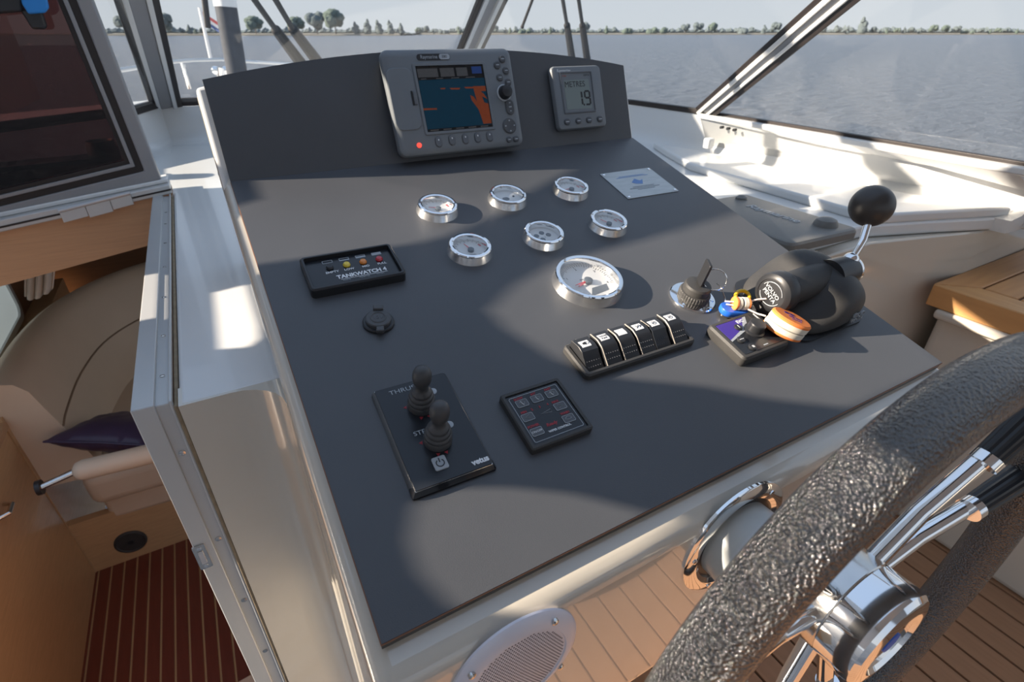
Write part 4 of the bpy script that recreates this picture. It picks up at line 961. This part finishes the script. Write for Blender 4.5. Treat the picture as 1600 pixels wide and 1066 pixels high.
# ------------------------------------------------------------------ companionway jamb
jz = ZL
r = thing('door_jamb', 'pale aluminium door jamb with screws left of the console', 'door jamb', None, (-.12, .61, FZ)); 
def jb(name, x0, x1, y0, y1, z0, z1, m, bev=.0015): return child(fin(name, prism(B(), [(x0, y0), (x1, y0), (x1, y1), (x0, y1)], z0, z1), M[m], bevel=bev), r)
def bent(name, x0, x1, yf, ztop, m, th=.006):
    # an L profile: runs along the top towards the bow and down the front
    bm = B(); pr_ = [(1.635, ztop), (yf, ztop), (yf, FZ-.6), (yf+th, FZ-.6), (yf+th, ztop-th), (1.635, ztop-th)]
    rings(bm, [[Vector((x, y, z)) for y, z in pr_] for x in (x0, x1)]); return child(fin(name, bm, M[m], bevel=.0015), r)
bent('outer_profile', -.143, -.120, .612, jz+.002, 'alup')
bent('channel', -.1215, -.105, .616, jz-.002, 'alup')
bent('inner_lip', -.106, -.102, .611, jz+.003, 'alup')
bent('timber_edge', -.102, -.097, .606, jz-.003, 'wood_ply')
for x, y in ((257, 332), (255, 350), (255, 380), (255, 417), (256, 464), (257, 524), (258, 586)):
    p = onz(x, y, jz-.001); p.x = -.1132
    child(fin('screw', lathe(B(), [(.0028, -.001), (.0028, .001), (.0004, .0016)], 12, Matrix.Translation((p.x, p.y, jz-.002))), M['chromed'], ), r)
for x, y in ((290, 706), (346, 840), (387, 935), (420, 1014)):
    p = ony(x, y, .616); p.x = -.1132
    child(fin('screw', lathe(B(), [(.0038, -.001), (.0038, .0012), (.0004, .0018)], 14, Matrix.Translation((p.x, .616, p.z)) @ Matrix.Rotation(R(90), 4, 'X')), M['chromed']), r)
p = ony(315, 870, .612)
sp = thing('strike_plate', 'small brushed steel strike plate on the front of the door jamb', 'strike plate', Matrix.Translation((-.137, .6118, p.z)) @ Matrix.Rotation(R(90), 4, 'X'), (0, 0, 0))
fin('plate', slab(B(), .0150, .045, .002, [(0, 0), (0, .0018)], n=3), M['chromed'], sp)
fin('bolt_bar', prism(B(), rrect(.006, .024, .001, 3), .0017, .003), M['alu'], sp)
for dy in (-.017, .017): fin('screw', lathe(B(), [(.0026, .0016), (.0026, .0024), (.0003, .0028)], 12, Matrix.Translation((0, dy, 0))), M['chrome'], sp)
# wall behind the jamb
struct(fin('wall_left', prism(B(), [(-.118, .625), (-.092, .625), (-.092, 1.64), (-.118, 1.64)], FZ-.6, ZL-.031), M['woodd'], smooth=0), 'thin bulkhead under the door jamb', 'wall').name = 'wall_cabin'

# cross beam with aluminium track
def qprism(pts, y0, y1):  # pts in X,Z
    bm = B(); rings(bm, [[Vector((x, y, z)) for x, z in pts] for y in (y0, y1)]); return bm
bz = lambda x, o: -.349+.05*(x+.12)*1.0+o
xs0, xs1 = -.95, -.098
r = thing('hatch_beam', 'light wooden cross beam with aluminium track above the cabin entrance', 'beam', None, (-.3, 1.65, -.45))
child(fin('beam', qprism([(xs0, -.60), (xs1, -.478), (xs1, -.352), (xs0, -.465)], 1.645, 1.70), M['woodh']), r)
child(fin('track', qprism([(xs0, -.465), (xs1, -.362), (xs1, -.338), (xs0, -.432)], 1.632, 1.70), M['alup'], bevel=.003), r)
child(fin('track_slot', qprism([(xs0, -.455), (xs1, -.353), (xs1, -.349), (xs0, -.450)], 1.6305, 1.634), M['seal']), r)
child(fin('gelcoat_edge', qprism([(xs0, -.432), (-.10, -.338), (-.10, -.328), (xs0, -.420)], 1.655, 1.72), M['white'], bevel=.003), r)
# wooden shelf and black gear seen through the hatch
struct(fin('trim_8', prism(B(), [(-.95, 1.725), (-.20, 1.725), (-.24, 2.05), (-.75, 1.90), (-.95, 1.85)], ZL+.0005, ZL+.012), M['woodh'], bevel=.002), 'wooden shelf top behind the tinted hatch', 'shelf')
r = thing('camera_case', 'black camera like case with round lens, seen through the tinted hatch', 'case', None, (-.36, 1.90, ZL+.012), rz=R(6))
fin('body', slab(B(), .26, .10, .015, [(0, 0), (0, .045), (.006, .055)]), M['plastic'], r)
fin('lens_barrel', lathe(B(), [(.035, 0), (.038, .06), (.032, .085), (.028, .080), (.0005, .078)], 28, Matrix.Translation((.115, -.01, .01))), M['plastic'], r)
# tinted hatch
HY = 1.66
def hq(px, py, Y=HY): p = ony(px, py, Y); return (p.x, p.z)
def ext(p, q, f): return (p[0]+(q[0]-p[0])*f, p[1]+(q[1]-p[1])*f)
r = thing('tinted_hatch', 'open dark red tinted hatch in an aluminium frame at the upper left', 'hatch', None, (-.3, HY, -.34))
cr_ = hq(252, 281); tp = hq(145, 0); bl = hq(0, 345)
tp = ext(cr_, tp, 1.25); bl = ext(cr_, bl, 2.2); tl = (bl[0]-.01, tp[1])
def inset4(d):   # inset of the corner quad, d in metres
    return [(cr_[0]-d*1.02, cr_[1]+d*.83), (tp[0]-d*1.02, tp[1]), (bl[0], tl[1]), (bl[0], bl[1]+d)]
def ringframe(d0, d1, y0, y1, m, nm, bev=.002):
    o = inset4(d0); i = inset4(d1); bm = B()
    # right rail and bottom rail as one L
    poly = [o[3], o[0], o[1], i[1], i[0], i[3]]
    rings(bm, [[Vector((x, y, z)) for x, z in poly] for y in (y0, y1)]); return child(fin(nm, bm, M[m], bevel=bev), r)
ringframe(0, .030, HY, HY+.035, 'hatchgrey', 'outer_frame', .004)
ringframe(.029, .046, HY+.004, HY+.03, 'seal', 'gasket')
ringframe(.045, .054, HY+.001, HY+.03, 'hatchgrey', 'inner_frame')
ringframe(.053, .064, HY+.006, HY+.03, 'seal', 'gasket')
i = inset4(.060); bm = B(); rings(bm, [[Vector((x, y, z)) for x, z in (i[3], i[0], i[1], i[2])] for y in (HY+.014, HY+.019)])
child(fin('tinted_pane', bm, M['tint'], smooth=0), r)
hb = thing('hinge', 'aluminium hinge plates joining the tinted hatch to the beam', 'hinge', None, (-.27, HY-.02, -.37))
for x0, x1 in ((-.34, -.285), (-.286, -.232), (-.233, -.185)):
    dz = 0 if x0 != -.286 else -.004
    child(fin('hinge_leaf', qprism([(x0, -.392+.155*(x0+.285)+dz), (x1-.002, -.392+.155*(x1+.285)+dz), (x1-.002, -.362+.155*(x1+.285)), (x0, -.362+.155*(x0+.285))], HY-.034, HY-.026), M['alup'], bevel=.001), hb)
child(fin('hinge_pin', tube(B(), [(-.34, HY-.032, -.372), (-.187, HY-.032, -.348)], .005, 10), M['alu']), hb)
# phone in a holder on the hatch
r = thing('phone_holder', 'black suction holder carrying a blue cased phone at the top left corner', 'holder', None, ony(55, 10, HY-.05))
def q3(pts, Y, t): return qprism([hq(x, y, Y) for x, y in pts], Y, Y+t)
child(fin('arm', q3([(-60, -12), (34, -8), (34, 18), (-60, 26)], HY-.05, .03), M['plastic'], bevel=.004), r)
child(fin('foot', q3([(30, 14), (64, 16), (72, 40), (70, 46), (50, 46)], HY-.045, .02), M['plastic'], bevel=.004), r)
child(fin('phone', q3([(30, -14), (70, -14), (76, 12), (70, 20), (44, 22), (34, 6)], HY-.06, .012), M['blueph'], bevel=.003), r)

# ------------------------------------------------------------------ cabin below
CZ = -1.75
fl2 = fin('floor', prism(B(), [(-.95, .62), (.30, .62), (.30, 1.90), (-.95, 1.90)], CZ-.03, CZ-.004), M['holly'], smooth=0); struct(fl2, 'cabin sole of dark mahogany planks with pale strips', 'floor')
bm = B(); box(bm, (0, 0, 0), (.0345, 1.24, .006)); me = bpy.data.meshes.new('plank'); bm.to_mesh(me); bm.free(); me.materials.append(M['mahog'])
for i in range(28):
    o = bpy.data.objects.new('plank', me); COL.objects.link(o); o.location = (-.922+i*.0415, 1.26, CZ-.0028); o.parent = fl2
struct(fin('trim_5', prism(B(), [(-.62, 1.10), (-.10, 1.16), (-.10, 1.19), (-.62, 1.13)], CZ, CZ+.03), M['fabric'], bevel=.004), 'pale strip across the cabin sole', 'trim')
bm = B(); prism(bm, [(-.80, 1.870), (.30, 1.870), (.30, 1.90), (-.80, 1.90)], CZ, -1.50)
struct(fin('trim_6', bm, M['wood'], smooth=0), 'light wooden base under the cream settee', 'settee base')
p = ony(205, 848, 1.868)
r = thing('speaker', 'round black speaker in the wooden base of the cabin settee', 'speaker', Matrix.Translation((p.x, 1.8695, p.z+.005)) @ Matrix.Rotation(R(90), 4, 'X'), (0, 0, 0))
fin('surround', lathe(B(), [(.052, 0), (.052, .004), (.046, .008), (.042, .004)], 40), M['plasticm'], r); fin('cone', lathe(B(), [(.042, .001), (.042, .004), (.012, .002), (.010, .006), (.0004, .007)], 40), M['plastic'], r)
# settee
r = thing('settee', 'cream upholstered curved settee in the cabin below', 'settee', None, (-.4, 2.1, -1.6))
se = [(-.645, 1.835), (.30, 1.80), (.30, 2.85), (-.2, 2.85), (-.50, 2.72), (-.645, 2.4)]
child(fin('seat_cushion', prism(B(), se, -1.44, -1.30), M['fabric'], bevel=.04, seg=5), r)
child(fin('seat_base', prism(B(), [(x+(.02 if x < -.3 else 0), y+(.035 if y < 1.9 else 0)) for x, y in se], -1.54, -1.435), M['fabric'], bevel=.02, seg=4), r)
path = [(-.712, 1.885), (-.715, 2.0), (-.70, 2.25), (-.64, 2.50), (-.52, 2.68), (-.35, 2.80), (-.1, 2.86), (.3, 2.88)]
def sweep(path, pr_):
    bm = B(); rs = []
    for i, p in enumerate(path):
        a = Vector(path[max(i-1, 0)]); b = Vector(path[min(i+1, len(path)-1)]); d = (b-a).normalized(); n = Vector((d.y, -d.x))
        rs.append([Vector((p[0]+n.x*o, p[1]+n.y*o, z)) for o, z in pr_])
    return rings(bm, rs)
def smoothpath(p, n=4):
    out = []
    for i in range(len(p)-1):
        p0 = Vector(p[max(i-1, 0)]); p1 = Vector(p[i]); p2 = Vector(p[i+1]); p3 = Vector(p[min(i+2, len(p)-1)])
        for k in range(n):
            t = k/n; out.append(tuple(.5*((2*p1)+(p2-p0)*t+(2*p0-5*p1+4*p2-p3)*t*t+(3*p1-p0-3*p2+p3)*t**3)))
    out.append(tuple(p[-1])); return out
sp_ = smoothpath(path)
child(fin('backrest', sweep(sp_, [(-.05, -1.32), (-.06, -.98), (-.045, -.93), (-.01, -.912), (.03, -.925), (.055, -.96), (.085, -1.10), (.092, -1.12), (.13, -1.30), (.12, -1.34)]), M['fabric'], smooth=60), r)
child(fin('seam', sweep(sp_, [(.088, -1.107), (.0925, -1.1085), (.093, -1.1115), (.088, -1.113)]), mat('seam_brown', (.25, .17, .11), .7, var=.1), smooth=60), r)
# cushion / pillow
r = thing('pillow', 'dark purple satin pillow lying on the cream settee', 'pillow', None, (-.470, 1.875, -1.185), rz=0)
bm = B(); n = 18; top = []; 
def pz(a, b): 
    e_ = (1-abs(a)**2.6)*(1-abs(b)**2.6); return .062*max(e_, 0)**.55
for s in (1, -1):
    g = [[bm.verts.new((.19*a*(1-.08*(1-b*b)), .17*b*(1-.08*(1-a*a)), s*pz(a, b)+.008*noise.noise(Vector((a*4, b*4, s))))) for b in [-1+2*j/n for j in range(n+1)]] for a in [-1+2*i_/n for i_ in range(n+1)]]
    for i_ in range(n):
        for j in range(n): bm.faces.new((g[i_][j], g[i_+1][j], g[i_+1][j+1], g[i_][j+1]))
bmesh.ops.remove_doubles(bm, verts=bm.verts[:], dist=.002)
o = fin('cover', bm, M['pillow'], r, smooth=70); r.rotation_euler = (R(-24), R(6), R(-26)); r.scale = (.84, .84, .9)
fin('piping', tube(B(), [Vector((.19*c_[0], .17*c_[1], 0)) for c_ in ((-1, -1), (0, -.92), (1, -1), (.92, 0), (1, 1), (0, .92), (-1, 1), (-.92, 0))], .004, 6, loop=True), M['pillow'], r)
# armrest
r = thing('armrest', 'cream padded armrest on a chrome rail in front of the settee', 'armrest', None, (-.4, 1.62, -1.15))
a = onz(115, 738, -1.13); b = onz(300, 694, -1.13)
child(fin('pad', tube(B(), [a, a.lerp(b, .03), a.lerp(b, .08), a.lerp(b, .5), b], [.012, .026, .031, .031, .031], 20), M['fabric'], smooth=60), r)
a2 = onz(62, 762, -1.13)
child(fin('rail', tube(B(), [a2, a], .010, 12), M['chromed']), r); child(fin('rail_mount', cyl(B(), a2-Vector((.006, 0, 0)), a2+Vector((.006, 0, 0)), .022), M['plastic']), r)
# cabinet on the left
r = thing('cabin_cabinet', 'light wooden galley cabinet at the lower left edge', 'cabinet', None, (-.95, 1.3, CZ))
child(fin('body', prism(B(), [(-1.3, .40), (-.745, .40), (-.745, 1.862), (-1.3, 1.862)], CZ, -1.055), M['wood'], smooth=0), r)
child(fin('worktop_edge', prism(B(), [(-1.3, .40), (-.735, .40), (-.735, 1.872), (-1.3, 1.864)], -1.055, -1.03), M['woodh'], bevel=.004), r)
child(fin('door', prism(B(), [(-.746, .80), (-.7415, .80), (-.7415, 1.60), (-.746, 1.60)], CZ+.06, -1.12), M['wood'], bevel=.001), r)
p = onx(2, 799, -.74); d = r
child(fin('handle', tube(B(), [p+Vector((0, -.03, 0)), p+Vector((.02, -.02, 0)), p+Vector((.02, .02, 0)), p+Vector((0, .03, 0))], .006, 10), M['chromed']), r)
struct(fin('trim_7', prism(B(), [(-1.3, 1.866), (-.742, 1.866), (-.742, 3.1), (-1.3, 3.1)], -1.75, -1.02), M['wood'], smooth=0), 'wooden side lining behind the settee back', 'lining')
# cabin lining, window and curtain
struct(fin('wall_left', prism(B(), [(-.86, 1.71), (-.82, 1.71), (-.82, 3.2), (-.86, 3.2)], -1.02, -.44), M['woodd'], smooth=0), 'brown wooden side lining of the cabin', 'wall')
struct(fin('wall_back', prism(B(), [(-1.0, 3.2), (.6, 3.2), (.6, 3.23), (-1.0, 3.23)], CZ, -.42), M['woodd'], smooth=0), 'brown forward bulkhead of the cabin', 'wall').name = 'wall_front'
struct(fin('ceiling', prism(B(), [(-1.3, 1.71), (.6, 1.71), (.6, 3.23), (-1.3, 3.23)], -.44, -.42), M['white'], smooth=0), 'cabin ceiling under the cabin top', 'ceiling')
r = thing('window_5', 'long cabin side window with aluminium frame at the left edge', 'window', None, (-.819, 2.24, -.90)); struct(r)
mt = Matrix.Translation((-.819, 2.24, -.90)) @ Matrix(((0, 0, 1, 0), (1, 0, 0, 0), (0, 1, 0, 0), (0, 0, 0, 1)))
bm = frame(B(), .86, .22, .06, .81, .17, .045, 0, .012); bmesh.ops.transform(bm, matrix=mt, verts=bm.verts[:]); child(fin('window_frame', bm, M['alup']), r)
bm = slab(B(), .81, .17, .045, [(0, .001), (0, .004)], mt=mt); child(fin('pane', bm, mat('daylit_glass', (.55, .62, .60), .2, emis=((.55, .62, .62), .35))), r)
r = thing('curtain', 'bunched cream curtain hanging beside the cabin window', 'curtain', None, ony(70, 440, 2.4))
bm = B(); top = ony(45, 418, 2.3); rs = []
for k in range(5):
    z = k/4; row = []
    for j in range(33):
        f = j/32; p = ony(38+f*50*(1-.12*z), 412+f*-6 + z*58 - (18*abs(f-.35) if z > .9 else 0), 2.30); row.append(p+Vector((0, .018*math.sin(f*22), 0)))
    rs.append(row)
rings(bm, rs, closed=False, cap=False); o = fin('fabric', bm, M['curtain'], smooth=80); sm = o.modifiers.new('s', 'SOLIDIFY'); sm.thickness = .004; child(o, r)

# ------------------------------------------------------------------ unseen wall added at the left, its holes shaped to cast the sun patches
XW = -.75
struct(fin('ceiling', prism(B(), [(-1.0, -3.0), (2.2, -3.0), (2.2, .02), (-1.0, .02)], .86, .90), M['white'], bevel=.01), 'white roof added over the cockpit, unseen behind the view, to block sky light', 'roof')  # added out of view: cuts sky light from behind so the backboard darkens
def back(p): s = (p.x-XW)/SD.x; return (p.y-SD.y*s, p.z-SD.z*s)
PAT_A = [(-.03, .490), (.20, .474), (.26, .478), (.34, .506), (.457, .522), (.569, .540), (.668, .556), (.76, .582), (1.6, .70), (1.6, 1.6), (.03, 1.00), (.03, .645), (-.03, .625)]
PAT_B = [(.240, .308), (.300, .343), (.387, .370), (.516, .374), (.635, .382), (.86, .40), (.82, .10), (.80, -.01), (.579, 0), (.488, .052), (.426, .098), (.33, .150), (.279, .199), (.245, .270)]
PAT_H = [(1.32, .68), (1.50, .84), (1.68, 1.05), (1.25, 1.10), (1.15, .84)]     # already in wall coordinates
PAT_J = [(.86, .52), (1.13, .52), (1.17, .56), (1.02, .60), (.86, .60)]
PAT_C = [(.058, .094), (.095, .100), (.152, .0757), (.205, .0447), (.262, -.003)]
PAT_C2 = [(.055, .000), (.041, .036), (.042, .066)]
PAT_D = [(-.046, .915, ZL), (-.050, .715, ZL), (-.01, .70, ZL), (.006, .72, ZL), (.010, .76, ZL), (.010, .925, ZL)]
PAT_E = [(-.150, 1.045, ZL), (-.150, .855, ZL), (-.112, .855, ZL), (-.112, 1.045, ZL)]
PAT_F = [(-.12, 2.2, ZL), (-.12, 1.70, ZL), (.00, 1.60, ZL), (.10, 1.66, ZL), (.10, 2.3, ZL)]
holes = [[back(onp(u, v)) for u, v in P] for P in (PAT_A, PAT_B)] + [[back(Vector(q)) for q in P] for P in (PAT_D, PAT_E, PAT_F)]
holes += [PAT_H, [(.455, .06), (.465, .30), (.33, .30), (.33, .06)], [(1.80, -.28), (2.1, -.28), (2.1, -.10), (1.80, -.10)]]
holes.append([back(onp(u, v)) for u, v in PAT_C] + [(.535, .06), (.50, .02)] + [back(onp(u, v)) for u, v in PAT_C2])
cu = bpy.data.curves.new('sun_blocker', 'CURVE'); cu.dimensions = '2D'; cu.fill_mode = 'BOTH'; cu.extrude = .004
for pts in [[(-.9, -.33), (2.6, -.33), (2.6, 1.5), (-.9, 1.5)]] + holes:
    s = cu.splines.new('POLY'); s.points.add(len(pts)-1); s.use_cyclic_u = True
    for q, (a, b) in zip(s.points, pts): q.co = (a, b, 0, 1)
co = bpy.data.objects.new('tmp', cu); COL.objects.link(co)
dg = bpy.context.evaluated_depsgraph_get(); me = bpy.data.meshes.new_from_object(co.evaluated_get(dg)); bpy.data.objects.remove(co)
me.transform(Matrix.Translation((XW, 0, 0)) @ Matrix(((0, 0, 1, 0), (1, 0, 0, 0), (0, 1, 0, 0), (0, 0, 0, 1))))
me.materials.clear(); struct(link('wall_left', me, M['white']), 'unseen sun blocker added left of the helm, with holes shaped for the sun patches', 'wall')  # added blocker; holes follow the sunlit patches back along the sun direction
print('HOLES', [[(round(a, 2), round(b, 2)) for a, b in h] for h in holes])
bpy.context.view_layer.update()
